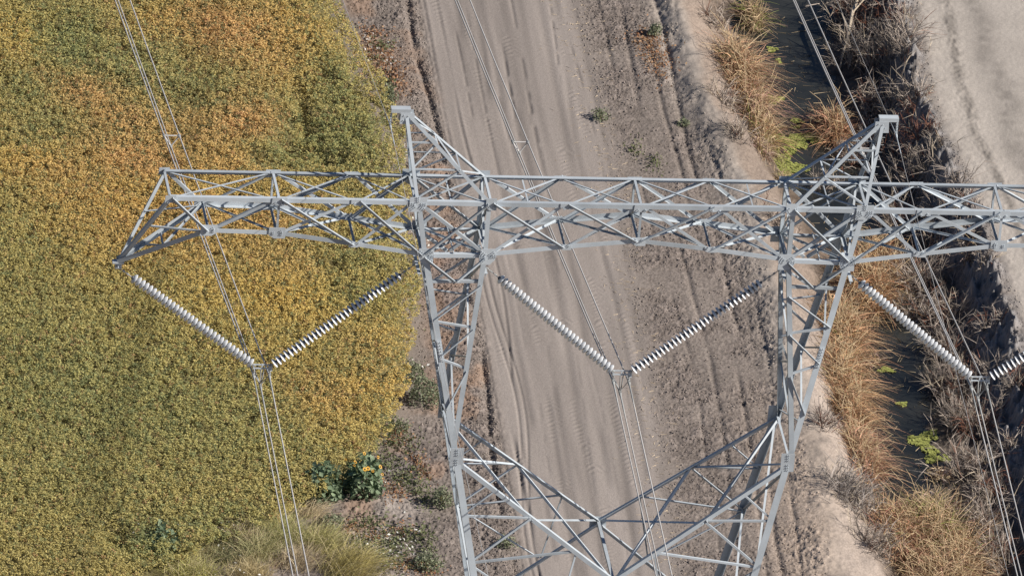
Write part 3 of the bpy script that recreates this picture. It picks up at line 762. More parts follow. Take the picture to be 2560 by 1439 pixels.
sunflower(905, 1228, .72, 1.25, 640, 'wild sunflower bush with a dozen yellow flowers at the field corner',
          [(888, 1154, 1.0), (911, 1133, .9), (912, 1172, 1.2), (920, 1170, 1.2), (945, 1142, .9), (951, 1166, 1.05), (932, 1176, .8), (956, 1185, .8), (886, 1162, .7), (958, 1196, .7), (864, 1148, .7)])
leafy_bush(398, 1385, .65, .95, 420, .2, SUNC, 'sunflower_plant', 'dark green leafy sunflower bush in the crop at the lower left', 'sunflower', 'wild sunflower bushes at the field corner')
WG = [(.16, .185, .11), (.32, .34, .22)]
for px, py, rad, hg, n_, sz_, lab in [
    (1637, 88, .24, .40, 200, .09, 'small round dark green weed on the pale soil near the top'),
    (1500, 298, .34, .34, 150, .09, 'sparse green weed beside the upper dirt road'),
    (1708, 316, .22, .25, 110, .08, 'tiny green weed left of the berm crest'),
    (1062, 1005, .62, .85, 520, .11, 'large grey green bushy weed between the crop and the left tower leg'),
    (1030, 950, .45, .7, 300, .11, 'grey green weed clump above the large bushy one'),
    (1105, 1262, .40, .70, 300, .10, 'green weed in front of the left tower leg'),
    (1265, 1365, .38, .30, 180, .09, 'flat green weed on the road under the lower lattice'),
    (1065, 1418, .55, .45, 300, .10, 'grey green weed at the bottom near the left tower leg'),
    (945, 1395, .22, .25, 90, .09, 'small dark weed on the bare margin soil'),
    (830, 1315, .45, .40, 240, .10, 'dull green weed right of the plume grass'),
    (1000, 1075, .35, .35, 160, .10, 'low green weed on the margin above the sunflowers'),
    (970, 255, .30, .6, 220, .10, 'tall grey green weed at the crop edge near the left peak')]:
    leafy_bush(px, py, rad, hg, int(n_ * 1.7), sz_ * .8, WG, 'green_weed', lab, 'weed', 'green weeds on the bare soil', .3)

def grass_tuft(px, py, rx, ry, n, hgt, label, tone, lean):
    root = empty('grass_tuft'); n = int(n * 1.0); p = place(root, px, py)
    r = np.random.default_rng(int(px + py * 13))
    q = r.normal(0, .5, (n, 2)) * [rx, ry]
    d = np.stack([r.normal(0, .3, n), r.normal(0, .3, n), np.ones(n)], -1) + np.array(lean)
    d /= np.linalg.norm(d, axis=1)[:, None]
    c = np.array(tone) * r.uniform(.65, 1.35, (n, 1))
    pl = r.random(n) < .25; c[pl] = np.array([.56, .47, .28]) * r.uniform(.8, 1.2, (pl.sum(), 1))
    zz_, _ = ground(q[:, 0] + p[0], q[:, 1] + p[1])
    V, Fq, Cc = blades(np.column_stack([q, zz_ - p[2] - .02]), d, hgt * r.uniform(.5, 1.15, n), r.uniform(.010, .02, n), r.uniform(.15, .7, n), np.clip(c, 0, .9), 4, r)
    link_mesh('blades', V, Fq, REED, root, cols=Cc)
    return tag(root, label, 'grass', 'tall grass tufts at the field corner')
GT = [
    (865, 1425, .75, .9, 1500, 1.15, 'large golden plume grass fanning to the right', (.50, .43, .17), (.35, -.1, 0)),
    (800, 1365, .6, .7, 900, 1.0, 'green plume grass above the large golden one', (.44, .41, .17), (.25, 0, 0)),
    (700, 1345, .8, .8, 1300, 1.0, 'broad light green grass tuft under the left conductors', (.42, .41, .17), (.1, 0, 0)),
    (640, 1385, .6, .7, 900, .95, 'light green grass tuft left of the conductors', (.42, .40, .20), (.1, .05, 0)),
    (740, 1410, .6, .6, 800, .8, 'pale dry grass tuft between the conductors and the golden plume', (.48, .39, .27), (.3, .05, 0)),
    (600, 1355, .4, .5, 420, .95, 'dry pinkish grass tuft at the crop edge', (.48, .38, .27), (.25, .1, 0)),
    (480, 1440, .9, .6, 1000, .8, 'yellow green grass tuft at the bottom left edge of the margin', (.42, .40, .14), (.1, 0, 0)),
    (620, 1435, .7, .5, 700, .7, 'straw grass tuft at the bottom under the conductors', (.50, .41, .22), (.1, 0, 0)),
    (770, 1290, .5, .3, 260, .8, 'dry straw grass leaning below the sunflowers', (.50, .41, .27), (.6, .2, 0)),
    (560, 1400, .5, .5, 420, .7, 'dark weedy grass tuft at the crop corner', (.20, .20, .10), (.1, 0, 0)),
    (1600, 1500, .3, .3, 60, .3, 'thin grass tuft on the road below the view', (.4, .36, .2), (.1, 0, 0)),
]
for a in GT[:-1]:
    grass_tuft(*a)
#TOWER
# ------------------------------------------------------------------ lattice tower
NX = dict(Tend=(13.947, .893, 0), T2=(10.728, .893, 0), T3=(8.395, .893, 0), Tco=(6.691, .893, 0), Tci=(4.454, .893, 0), Tm=(2.217, .893, 0), Tc=(0, .893, 0),
          Bend=(12.741, .893, -1.151), B2=(10.72, .893, -1.191), B3=(8.388, .893, -1.515), Bco=(6.356, .893, -1.816), Bci=(4.441, .893, -1.778), Bm=(2.162, .893, -1.481), Bc=(0, .893, -1.246),
          kn=(5.049, 1.522, -8.089), F1=(2.565, 1.776, -9.977), cr=(0, 1.932, -11.881), pk=(7.036, .10, 2.433), tip=(15.22, .0, -2.632))
def N(k, sx, sy):
    x, y, z = NX[k]
    return np.array([x * sx, y * sy, z + H])
def unit(v): v = np.asarray(v, float); return v / np.linalg.norm(v)
def lerp(a, b_, t): return a * (1 - t) + b_ * t
EX, EY, EZ = np.eye(3)

def angle(name, parent, p, q, a, b_, wd, th=.014, mat=STEEL, ext=0.0):
    """rolled steel angle from p to q: heel on the line p-q, legs of width wd along a and b_"""
    t = unit(q - p)
    a = unit(a - t * np.dot(a, t)); b_ = b_ - t * np.dot(b_, t) - a * np.dot(b_, a); b_ = unit(b_)
    m = MB()
    poly = [(0, 0), (wd, 0), (wd, th), (th, th), (th, wd), (0, wd)]
    if np.dot(np.cross(a, b_), t) < 0: poly = poly[::-1]
    m.prism(poly, p - t * ext, q + t * ext, a, b_)
    return m.build(name, mat, parent)

def brace(name, parent, p, q, nrm, wd=.09, lay=0, edge=1, th=.010, trim=.10, out=False):
    """bracing angle lying in a face with outward normal nrm; flat leg in the face, other leg pointing inwards"""
    wd = wd * .72
    t = unit(q - p); nrm = unit(nrm)
    a = unit(np.cross(nrm, t))
    if abs(a[2]) > .05:
        if a[2] < 0: a = -a
    elif a[1] < 0: a = -a
    a = a * edge
    off = -nrm * (.018 + .013 * lay) if not out else nrm * .006
    p2 = p + t * trim + a * wd * .5 + off; q2 = q - t * trim + a * wd * .5 + off
    return angle(name, parent, p2, q2, -a, nrm if out else -nrm, wd, th)

def gusset(parent, c, ax, ay, pts, nrm, bolts=(), th=.014, out=.010):
    """plate with outline pts (metres along ax, ay), standing just outside the face, with bolt heads"""
    nrm = unit(nrm); ax = unit(ax); ay = unit(ay - ax * np.dot(ax, ay))
    m = MB()
    P = [(x, y) for x, y in pts]
    if np.dot(np.cross(ax, ay), nrm) < 0: P = P[::-1]
    m.prism(P, c + nrm * out, c + nrm * (out + th), ax, ay)
    for x, y in bolts:
        o = c + ax * x + ay * y + nrm * (out + th)
        m.tube([o, o + nrm * .028], .016, 5)
    return m.build('gusset_plate', PLATE, parent)

def bolt_rows(dirs, n=3, d0=.09, dd=.085):
    r = []
    for an in dirs:
        a = math.radians(an)
        for k in range(n):
            for s in (-.028, .028):
                r.append((math.cos(a) * (d0 + dd * k) - math.sin(a) * s, math.sin(a) * (d0 + dd * k) + math.cos(a) * s))
    return r

tower = empty('transmission_tower')
tag(tower, 'tall galvanised lattice pylon with a wide flat crossarm and two peaks', 'pylon')

def gdirs(c, targets, nrm):
    """in-face angles of the members that meet at c"""
    return [math.degrees(math.atan2((t - c)[2], (t - c)[0])) for t in targets]

rngp = np.random.default_rng(3)
def face_plate(par, c, targets, sy, size=.30, wide=None, nb=3):
    nrm = EY * sy
    an = gdirs(c, targets, nrm)
    wx = wide or size
    wx *= .95; size *= .9; k1, k2 = (1, .35) if rngp.random() < .5 else (.35, 1)
    pts = [(-wx, -size * k2), (-wx * k1, -size), (wx * .95, -size * .9), (wx, size * k2), (wx * k1, size), (-wx, size * .92)]
    if k1 == 1: pts = [(-wx, -size), (wx * .35, -size), (wx, -size * .35), (wx, size), (-wx * .9, size * .95)]
    else: pts = [(-wx, -size * .4), (-wx * .3, -size), (wx, -size * .95), (wx * .95, size), (-wx, size)]
    gusset(par, c, EX, EZ, pts, nrm, bolt_rows(an, nb, .10, size * .27))

# ---- two outer arms and the middle beam
W1, W2 = .135, .11
def arm(sx):
    par = empty('side_arm', parent=tower)
    for sy in (-1, 1):
        f = EY * sy
        # chords: heel at the outer corner
        angle('chord', par, N('Tend', sx, sy), N('Tco', sx, sy), -EZ, -f, W1)
        angle('chord', par, N('Bend', sx, sy), N('B2', sx, sy), EZ, -f, W1)
        angle('chord', par, N('B2', sx, sy), N('B3', sx, sy), EZ, -f, W1)
        angle('chord', par, N('B3', sx, sy), N('Bco', sx, sy), EZ, -f, W1)
        angle('chord', par, N('tip', sx, sy) + f * .10, N('Bend', sx, sy), EZ, -f, W1)
        angle('end_tie', par, N('tip', sx, sy) + f * .06 + EZ * .1, N('Tend', sx, sy), -EX * sx, -f, .11)
        for k, (a, b_, wd, ed) in enumerate([('Tend', 'Bend', .13, 1), ('Bend', 'T2', .13, 1), ('T2', 'B2', .10, 1), ('T2', 'B3', .12, 1), ('B2', 'T3', .13, -1), ('B3', 'Tco', .13, -1), ('T3', 'Bco', .12, 1)]):
            brace('diagonal_brace', par, N(a, sx, sy), N(b_, sx, sy), f, wd, lay=1 + k % 2, edge=ed, trim=.05, out=(a, b_) in (('T2', 'B3'), ('T3', 'Bco'), ('Tend', 'Bend')))
        face_plate(par, N('Tend', sx, sy) + EZ * -.07, [N('T2', sx, sy), N('Bend', sx, sy), N('tip', sx, sy)], sy, .13, .17, 2)
        face_plate(par, N('T2', sx, sy) + EZ * -.09, [N('T3', sx, sy), N('B3', sx, sy), N('Bend', sx, sy)], sy, .14, .24, 2)
        face_plate(par, N('T3', sx, sy) + EZ * -.08, [N('Bco', sx, sy), N('B2', sx, sy)], sy, .11, .22, 2)
        face_plate(par, N('B2', sx, sy) + EZ * .07, [N('T3', sx, sy), N('B3', sx, sy), N('Bend', sx, sy)], sy, .20, .26, 2)
        face_plate(par, N('Bend', sx, sy) + EZ * .08, [N('T2', sx, sy), N('B2', sx, sy), N('tip', sx, sy)], sy, .20, .27, 2)
        face_plate(par, N('B3', sx, sy) + EZ * .06, [N('T2', sx, sy), N('Tco', sx, sy)], sy, .10, .20, 2)
        # short ties inside the pointed end
        m1 = lerp(N('tip', sx, sy), N('Tend', sx, sy), .55); m2 = lerp(N('tip', sx, sy), N('Bend', sx, sy), .55)
        brace('end_tie', par, m1, N('Bend', sx, sy), f, .07, trim=.04)
    # top and bottom plan bracing, cross struts
    up, dn = EZ, -EZ
    for a, b_ in (('Tend', 'T2'), ('T2', 'T3'), ('T3', 'Tco')):
        brace('plan_brace', par, N(a, sx, -1), N(b_, sx, 1), up, .075, lay=1, trim=.08)
        brace('plan_brace', par, N(a, sx, 1), N(b_, sx, -1), up, .075, lay=3, trim=.08)
    for a, b_, wd in (('Bend', 'B2', .07), ('B2', 'B3', .08), ('B3', 'Bco', .08)):
        brace('plan_brace', par, N(a, sx, -1), N(b_, sx, 1), dn, wd, lay=1, trim=.08)
        brace('plan_brace', par, N(a, sx, 1), N(b_, sx, -1), dn, wd, lay=3, trim=.08)
    for a in ('Tend', 'T2'):
        brace('cross_strut', par, N(a, sx, -1), N(a, sx, 1), up, .10, lay=0, trim=.02)
    for a in ('Bend', 'B2', 'B3'):
        brace('cross_strut', par, N(a, sx, -1), N(a, sx, 1), dn, .09, lay=0, trim=.02)
    brace('cross_strut', par, N('T2', sx, -1) - EZ * .1, N('B2', sx, 1) + EZ * .1, EX * sx, .08, trim=.06)
    t1, t2 = lerp(N('tip', sx, 1), N('Bend', sx, -1), .5), lerp(N('tip', sx, 1), N('Bend', sx, 1), .5)
    brace('plan_brace', par, t1, t2, dn, .07, trim=.02)
    brace('plan_brace', par, t1, N('Bend', sx, 1), dn, .08, lay=2, trim=.04)
    brace('plan_brace', par, lerp(N('tip', sx, 1), N('Bend', sx, 1), .28), t1, dn, .06, lay=2, trim=.02)
    # hanger plate at the pointed end
    m = MB(); c = N('tip', sx, 1)
    m.box(c + EZ * .02, EX * .17, EY * .10, EZ * .03); m.box(c - EZ * .09 - EX * sx * .02, EX * .10, EY * .014, EZ * .12)
    m.tube([c + np.array([0, -.15, -.12]), c + np.array([0, .15, -.12])], .025, 6)
    m.build('hanger_plate', PLATE, par)
arm(-1); arm(1)

beam = empty('middle_beam', parent=tower)
for sy in (-1, 1):
    f = EY * sy
    angle('chord', beam, N('Tci', -1, sy), N('Tci', 1, sy), -EZ, -f, W1)
    for sx in (-1, 1):
        angle('chord', beam, N('Bci', sx, sy), N('Bm', sx, sy), EZ, -f, W1)
        angle('chord', beam, N('Bm', sx, sy), N('Bc', sx, sy), EZ, -f, W1)
        for k, (a, b_, wd, ed) in enumerate([('Tci', 'Bm', .12, 1), ('Bci', 'Tm', .13, -1), ('Bm', 'Tc', .12, -1), ('Tm', 'Bc', .11, 1)]):
            brace('diagonal_brace', beam, N(a, sx, sy), N(b_, sx, sy), f, wd, lay=1 + k % 2, edge=ed, trim=.05, out=(a, b_) in (('Tci', 'Bm'), ('Tm', 'Bc')))
        face_plate(beam, N('Tm', sx, sy) + EZ * -.08, [N('Bci', sx, sy), N('Bc', sx, sy)], sy, .10, .20, 2)
        face_plate(beam, N('Bm', sx, sy) + EZ * .06, [N('Tci', sx, sy), N('Tc', sx, sy)], sy, .10, .19, 2)
    brace('diagonal_brace', beam, N('Tc', 0, sy), N('Bc', 0, sy), f, .10, lay=0, trim=.04)
    face_plate(beam, N('Tc', 0, sy) + EZ * -.10, [N('Bm', -1, sy), N('Bm', 1, sy)], sy, .13, .24, 3)
    face_plate(beam, N('Bc', 0, sy) + EZ * .05, [N('Tm', -1, sy), N('Tm', 1, sy)], sy, .15, .22, 2)
for sx in (-1, 1):
    for a, b_ in (('Tci', 'Tm'), ('Tm', 'Tc')):
        brace('plan_brace', beam, N(a, sx, -1), N(b_, sx, 1), EZ, .075, lay=1, trim=.08)
        brace('plan_brace', beam, N(a, sx, 1), N(b_, sx, -1), EZ, .075, lay=3, trim=.08)
    for a, b_ in (('Bci', 'Bm'), ('Bm', 'Bc')):
        brace('plan_brace', beam, N(a, sx, -1), N(b_, sx, 1), -EZ, .08, lay=1, trim=.08)
        brace('plan_brace', beam, N(a, sx, 1), N(b_, sx, -1), -EZ, .08, lay=3, trim=.08)
    brace('cross_strut', beam, N('Bm', sx, -1), N('Bm', sx, 1), -EZ, .08, trim=.02)
brace('cross_strut', beam, N('Tc', 0, -1), N('Tc', 0, 1), EZ, .10, trim=.02)
brace('cross_strut', beam, N('Bc', 0, -1), N('Bc', 0, 1), -EZ, .09, trim=.02)
brace('cross_strut', beam, N('Tc', 0, -1), N('Bc', 0, 1), EX, .08, trim=.06)
for sx in (-1, 1):
    m_ = lerp(N('Tci', sx, -1), N('Tm', sx, 1), .5)
    brace('cross_strut', beam, lerp(N('Tci', sx, 1), N('Tm', sx, 1), .5), lerp(N('Tci', sx, -1), N('Tm', sx, -1), .5), EZ, .06, lay=5, trim=.05)

# ---- the two tapering columns
ZL = -15.6                       # waist: from here the body widens to the ground
legdir = None
def leg_at(sx, sy, t): return lerp(N('Bco', sx, sy), N('kn', sx, sy), t)      # outer leg, t=1 at the knee
def ileg_at(sx, sy, t): return lerp(N('Bci', sx, sy), N('kn', sx, sy), t)
WL = .145
def column(sx):
    par = empty('column', parent=tower)
    for sy in (-1, 1):
        f = EY * sy
        ox = EX * sx
        angle('leg', par, N('Tco', sx, sy) + EZ * .05, N('Bco', sx, sy), -ox, -f, WL)
        angle('leg', par, N('Bco', sx, sy), N('kn', sx, sy), -ox, -f, WL + .035)
        angle('leg', par, N('Tci', sx, sy), N('Bci', sx, sy), ox, -f, .13)
        angle('leg', par, N('Bci', sx, sy), N('kn', sx, sy) - ox * .06, ox, -f, .15)
        # horizontal chords through the column
        angle('chord', par, N('Tci', sx, sy), N('Tco', sx, sy), -EZ, -f, W1, .012)
        brace('chord', par, N('Bci', sx, sy), N('Bco', sx, sy), f, .17, lay=1, trim=.1)
        brace('diagonal_brace', par, N('Tco', sx, sy), N('Bci', sx, sy), f, .13, lay=1, edge=1)
        brace('diagonal_brace', par, N('Bco', sx, sy), N('Tci', sx, sy), f, .13, lay=3, edge=1, out=True)
        # V under the crossarm and its tie
        o1, i1 = leg_at(sx, sy, .13), ileg_at(sx, sy, .13)
        v0 = lerp(o1, i1, .52)
        brace('diagonal_brace', par, N('Bco', sx, sy), v0, f, .12, lay=1, edge=1, trim=.06, out=True)
        brace('diagonal_brace', par, N('Bci', sx, sy), v0, f, .12, lay=1, edge=1, trim=.06, out=True)
        brace('chord', par, o1, i1, f, .12, lay=3, trim=.04)
        zz = [('i', .14), ('o', .325), ('i', .36), ('o', .51), ('i', .565), ('o', .77)] if sx < 0 else [('o', .14), ('i', .33), ('o', .345), ('i', .50), ('o', .57), ('i', .77)]
        if sx > 0: zz = [('o', .17), ('i', .325), ('o', .36), ('i', .51), ('o', .565), ('i', .77)]; zz = [({'o': 'i', 'i': 'o'}[k], t) for k, t in zz]
        g_ = lambda k, t: leg_at(sx, sy, t) if k == 'o' else ileg_at(sx, sy, t)
        for k in range(5):
            brace('diagonal_brace', par, g_(*zz[k]), g_(*zz[k + 1]), f, .085, lay=1, trim=.05, edge=1, out=(k % 2 == 0))
        face_plate(par, N('Tco', sx, sy) + EZ * -.10 - EX * sx * .06, [N('Tci', sx, sy), N('T3', sx, sy), N('Bci', sx, sy), N('B3', sx, sy), N('Tco', sx, sy) + EZ], sy, .27, .28, 3)
        face_plate(par, N('Tci', sx, sy) + EZ * -.06, [N('Tm', sx, sy), N('Tco', sx, sy), N('Bm', sx, sy), N('Bco', sx, sy)], sy, .22, .17, 2)
        face_plate(par, N('Bco', sx, sy) + EZ * .02 - EX * sx * .10, [N('Tci', sx, sy), N('B3', sx, sy), N('Bci', sx, sy), v0, N('T3', sx, sy)], sy, .28, .23, 3)
        face_plate(par, N('Bci', sx, sy) + EZ * .0, [N('Tco', sx, sy), N('Bm', sx, sy), N('Bco', sx, sy), v0, N('Tm', sx, sy)], sy, .29, .25, 3)
        # bolted splice on the leg
        m = MB(); c = leg_at(sx, sy, .47); t = unit(N('kn', sx, sy) - N('Bco', sx, sy))
        m.box(c + f * .012 - ox * .10, t * .33, ox * .075, f * .007)
        for k in range(7):
            for s in (-.03, .03): m.tube([c + t * (-.28 + .093 * k) - ox * (.10 + s) + f * .018, c + t * (-.28 + .093 * k) - ox * (.10 + s) + f * .06], .017, 5)
        m.build('splice_plate', PLATE, par)
    # outer and inner faces
    for fn, nrm, top, bot in ((leg_at, EX * sx, 'Tco', 'Bco'), (ileg_at, -EX * sx, 'Tci', 'Bci')):
        brace('side_brace', par, N(top, sx, -1), N(bot, sx, 1), nrm, .09, lay=1)
        brace('side_brace', par, N(top, sx, 1), N(bot, sx, -1), nrm, .09, lay=3)
        brace('cross_strut', par, N(bot, sx, -1), N(bot, sx, 1), nrm, .10, lay=0, trim=.03)
        ts = [0.02, .22, .42, .62, .80, .97] if fn is leg_at else [.02, .28, .50, .70, .90]
        s = -1
        for k in range(len(ts) - 1):
            brace('side_brace', par, fn(sx, s, ts[k]), fn(sx, -s, ts[k + 1]), nrm, .075, lay=1, trim=.05); s = -s
    # plan bracing at both crossarm levels
    for up, ci, co in ((EZ, 'Tci', 'Tco'), (-EZ, 'Bci', 'Bco')):
        brace('plan_brace', par, N(co, sx, -1), N(ci, sx, 1), up, .085, lay=1, trim=.08)
        brace('plan_brace', par, N(co, sx, 1), N(ci, sx, -1), up, .085, lay=3, trim=.08)
        brace('cross_strut', par, lerp(N(co, sx, 1), N(ci, sx, 1), .48), lerp(N(co, sx, -1), N(ci, sx, -1), .48), up, .06, lay=5, trim=.04)
        brace('cross_strut', par, N(co, sx, -1), N(co, sx, 1), up, .10, lay=0, trim=.02)
        brace('cross_strut', par, N(ci, sx, -1), N(ci, sx, 1), up, .10, lay=0, trim=.02)
    # lugs the insulator strings hang from
    for k, c in (('outer', N('Bco', sx, 0) + EZ * -.55 + EX * sx * .06), ('inner', N('Bci', sx, 0) + EZ * -.55)):
        m = MB()
        hw = .93
        m.box(c, EY * hw, EX * .05, EZ * .012); m.box(c + EZ * -.05, EY * hw, EX * .008, EZ * .05)
        m.box(c + EZ * -.10, EX * .09, EY * .012, EZ * .08)
        m.build('hanger_plate', PLATE, par)
column(-1); column(1)

# ---- the two peaks that carry the shield wires
def peak(sx):
    par = empty('peak', parent=tower)
    ap = N('pk', sx, 0)
    for sy in (-1, 1):
        f = EY * sy
        A = ap + f * .10
        O = A + EX * sx * .08 ; I = A - EX * sx * .10
        bo, bi = N('Tco', sx, sy), N('Tci', sx, sy)
        angle('leg', par, O, bo, -EX * sx, -f, .10)
        angle('leg', par, I, bi, EX * sx, -f, .105)
        o1, o2, i1, i2 = lerp(O, bo, .33), lerp(O, bo, .64), lerp(I, bi, .33), lerp(I, bi, .64)
        brace('cross_strut', par, o1, i1, f, .065, lay=1, trim=.04)
        brace('cross_strut', par, o2, i2, f, .065, lay=1, trim=.04)
        brace('diagonal_brace', par, O - EZ * .05, i1, f, .075, lay=2, trim=.04)
        brace('diagonal_brace', par, i1, o2, f, .07, lay=2, trim=.04)
        brace('diagonal_brace', par, i2, bo + EZ * .05, f, .08, lay=2, trim=.06)
        face = [(-.22, -.20), (.22, -.20), (.20, .16), (-.20, .16)]
        gusset(par, A - EZ * .10 , EX, EZ, face, f, [(-.12, -.08), (.1, -.05), (.02, .06), (-.1, .08)])
    for fn, nrm, k0, k1 in ((0, EX * sx, 'Tco', 'O'), (1, -EX * sx, 'Tci', 'I')):
        P_ = lambda t, sy: lerp(ap + EY * sy * .10 + EX * sx * (.08 if fn == 0 else -.10), N(k0, sx, sy), t)
        ts = [.10, .36, .64, .98]; s = -1
        for k in range(3):
            brace('side_brace', par, P_(ts[k], s), P_(ts[k + 1], -s), nrm, .065, lay=1, trim=.02); s = -s
        brace('side_brace', par, P_(.64, -1), P_(.64, 1), nrm, .06, lay=2, trim=.02)
        brace('side_brace', par, P_(.36, -1), P_(.36, 1), nrm, .06, lay=2, trim=.02)
    # horizontal bracket on top
    m = MB()
    c = ap + EZ * .16
    m.box(c + EX * sx * .20, EX * .29, EY * .12, EZ * .012); m.box(c + EX * sx * .20 + EY * -.108 + EZ * -.06, EX * .29, EY * .010, EZ * .048)
    m.box(c + EX * sx * .20 + EY * .108 + EZ * -.06, EX * .29, EY * .010, EZ * .048)
    m.box(c + EX * sx * .47 + EZ * -.09, EX * .012, EY * .03, EZ * .05)
    m.build('peak_bracket', PLATE, par)
    if sx > 0:      # step bolts up the right hand leg
        m = MB()
        for k in range(11):
            p_ = lerp(ap - EY * .10 + EX * .08, N('Tco', 1, -1), .08 + .085 * k)
            m.tube([p_, p_ + EX * .10], .009, 4)
        m.build('step_bolts', DULL, par)
peak(-1); peak(1)

# ---- waist: crossing diagonals, lacing and legs below the knees
waist = empty('waist_frame', parent=tower)
def wleg(sx, sy, z):               # leg line continued below the knee
    a, b_ = N('Bco', sx, sy), N('kn', sx, sy)
    t = (z + H - a[2]) / (b_[2] - a[2])
    return a + (b_ - a) * t
for sx in (-1, 1):
    for sy in (-1, 1):
        f = EY * sy
        angle('leg', waist, N('kn', sx, sy), wleg(sx, sy, ZL), -EX * sx, -f, .20)
        angle('diagonal_leg', waist, N('kn', sx, sy), N('cr', 0, sy) - EX * sx * .02, -EZ, -f, .125)
        e = N('cr', 0, sy); d = unit(e - N('F1', sx, sy))
        tgt = wleg(-sx, sy, -15.0)
        angle('diagonal_leg', waist, e - EX * sx * .03 - EZ * .1, tgt, -EZ, -f, .115)
        b = wleg(sx, sy, NX['F1'][2]); c = wleg(sx, sy, NX['F1'][2] - 1.5)
        m01 = lerp(N('kn', sx, sy), N('F1', sx, sy), .55); m12 = lerp(N('F1', sx, sy), N('cr', 0, sy), .55)
        brace('diagonal_brace', waist, N('F1', sx, sy), b, f, .085, lay=1, trim=.06)
        brace('diagonal_brace', waist, m01, b, f, .07, lay=2, trim=.05)
        brace('diagonal_brace', waist, N('F1', sx, sy), c, f, .09, lay=2, trim=.06)
        brace('diagonal_brace', waist, m12, c, f, .09, lay=3, trim=.06)
        low = lerp(e, wleg(sx, sy, -15.0), .45)
        brace('diagonal_brace', waist, m12, low, f, .07, lay=3, trim=.05)
        brace('diagonal_brace', waist, low, c, f, .07, lay=1, trim=.05)
    # lacing between the near and the far diagonals
    nrm = np.array([-sx * .6, 0, .8])
    brace('lacing', waist, N('kn', sx, 1), N('F1', sx, -1), nrm, .10, lay=0, trim=.06)
    brace('lacing', waist, N('kn', sx, -1), N('F1', sx, 1), nrm, .11, lay=2, trim=.06)
    brace('lacing', waist, N('F1', sx, 1), N('cr', 0, -1), nrm, .10, lay=0, trim=.06)
    brace('lacing', waist, N('F1', sx, -1), N('cr', 0, 1), nrm, .11, lay=2, trim=.06)
    brace('cross_strut', waist, N('kn', sx, -1), N('kn', sx, 1), EX * sx, .09, lay=0, trim=.03)
    # outer side lacing
    for (sa, za), (sb, zb) in (((1, -8.2), (-1, -11.6)), ((1, -11.4), (-1, -14.6)), ((-1, -8.3), (1, -11.5)), ((-1, -11.6), (1, -14.8))):
        brace('lacing', waist, wleg(sx, sa, za), wleg(sx, sb, zb), EX * sx, .09, lay=1 + (sa > 0), trim=.05)
brace('cross_strut', waist, N('cr', 0, -1), N('cr', 0, 1), EZ, .13, trim=.02)
for sy in (-1, 1):
    for sx in (-1, 1):
        c = N('kn', sx, sy) - EX * sx * .12
        gusset(waist, c, EX, EZ, [(-.2, -.3), (.2, -.3), (.2, .3), (-.2, .3)], EY * sy, bolt_rows([90, -90], 3, .08, .08))
    gusset(waist, N('cr', 0, sy) - EZ * .1, EX, EZ, [(-.25, -.18), (.25, -.18), (.25, .18), (-.25, .18)], EY * sy, bolt_rows([30, 150, 210, 330], 2, .08, .07))

# ---- body down to the ground
body = empty('tower_body', parent=tower)
def bleg(sx, sy, z):
    a = wleg(sx, sy, ZL); t = (z - ZL) / (-H - ZL)
    e = np.array([sx * 5.6, sy * 5.2, -.15]); return lerp(a, e, t)
lev = [ZL, -19.5, -23.8, -27.6]
for sx in (-1, 1):
    for sy in (-1, 1):
        angle('leg', body, bleg(sx, sy, ZL), bleg(sx, sy, -H), -EX * sx, -EY * sy, .25)
        m = MB(); e = bleg(sx, sy, -H); m.tube([e - EZ * .6, e + EZ * .25], [.38, .38], 14); m.build('footing', PLATE, body)
for k in range(3):
    for s in (-1, 1):
        brace('diagonal_brace', body, bleg(-1, s, lev[k]), bleg(1, s, lev[k + 1]), EY * s, .11, lay=1)
        brace('diagonal_brace', body, bleg(1, s, lev[k]), bleg(-1, s, lev[k + 1]), EY * s, .11, lay=3)
        brace('diagonal_brace', body, bleg(s, -1, lev[k]), bleg(s, 1, lev[k + 1]), EX * s, .11, lay=1)
        brace('diagonal_brace', body, bleg(s, 1, lev[k]), bleg(s, -1, lev[k + 1]), EX * s, .11, lay=3)
        brace('cross_strut', body, bleg(-1, s, lev[k]), bleg(1, s, lev[k]), EY * s, .10)
        brace('cross_strut', body, bleg(s, -1, lev[k]), bleg(s, 1, lev[k]), EX * s, .10)

# ------------------------------------------------------------------ insulator strings
def lathe(prof, n=20):
    v = []; f = []
    for r_, z_ in prof:
        for k in range(n): v.append((r_ * math.cos(2 * math.pi * k / n), r_ * math.sin(2 * math.pi * k / n), z_))
    for i in range(len(prof) - 1):
        for k in range(n):
            k2 = (k + 1) % n
            f.append((i * n + k, i * n + k2, (i + 1) * n + k2, (i + 1) * n + k))
    return v, f
def make_disc_meshes():
    # local +z runs down the string, away from the tower
    shed = [(.050, -.046), (.070, -.043), (.100, -.032), (.132, -.012), (.150, .010), (.156, .020), (.148, .024), (.128, .008), (.120, .022), (.104, .002), (.097, .016), (.078, -.004), (.070, .010), (.045, -.006), (.0, -.006)]
    cap = [(.0, -.098), (.030, -.098), (.046, -.086), (.058, -.052), (.056, -.034)]
    pin = [(.016, .010), (.016, .075), (.0, .075)]
    v, f = lathe(shed); a = link_mesh('insulator_disc', v, f, PORC, smooth=True)
    v, f = lathe(cap); b_ = link_mesh('cap', v, f, PORCD, smooth=True)
    v2, f2 = lathe(pin, 8); c_ = link_mesh('pin', v2, f2, PORCD, smooth=True)
    ms = (a.data, b_.data, c_.data)
    for o in (a, b_, c_): bpy.data.objects.remove(o)
    return ms
DISC, CAP, PIN = make_disc_meshes()
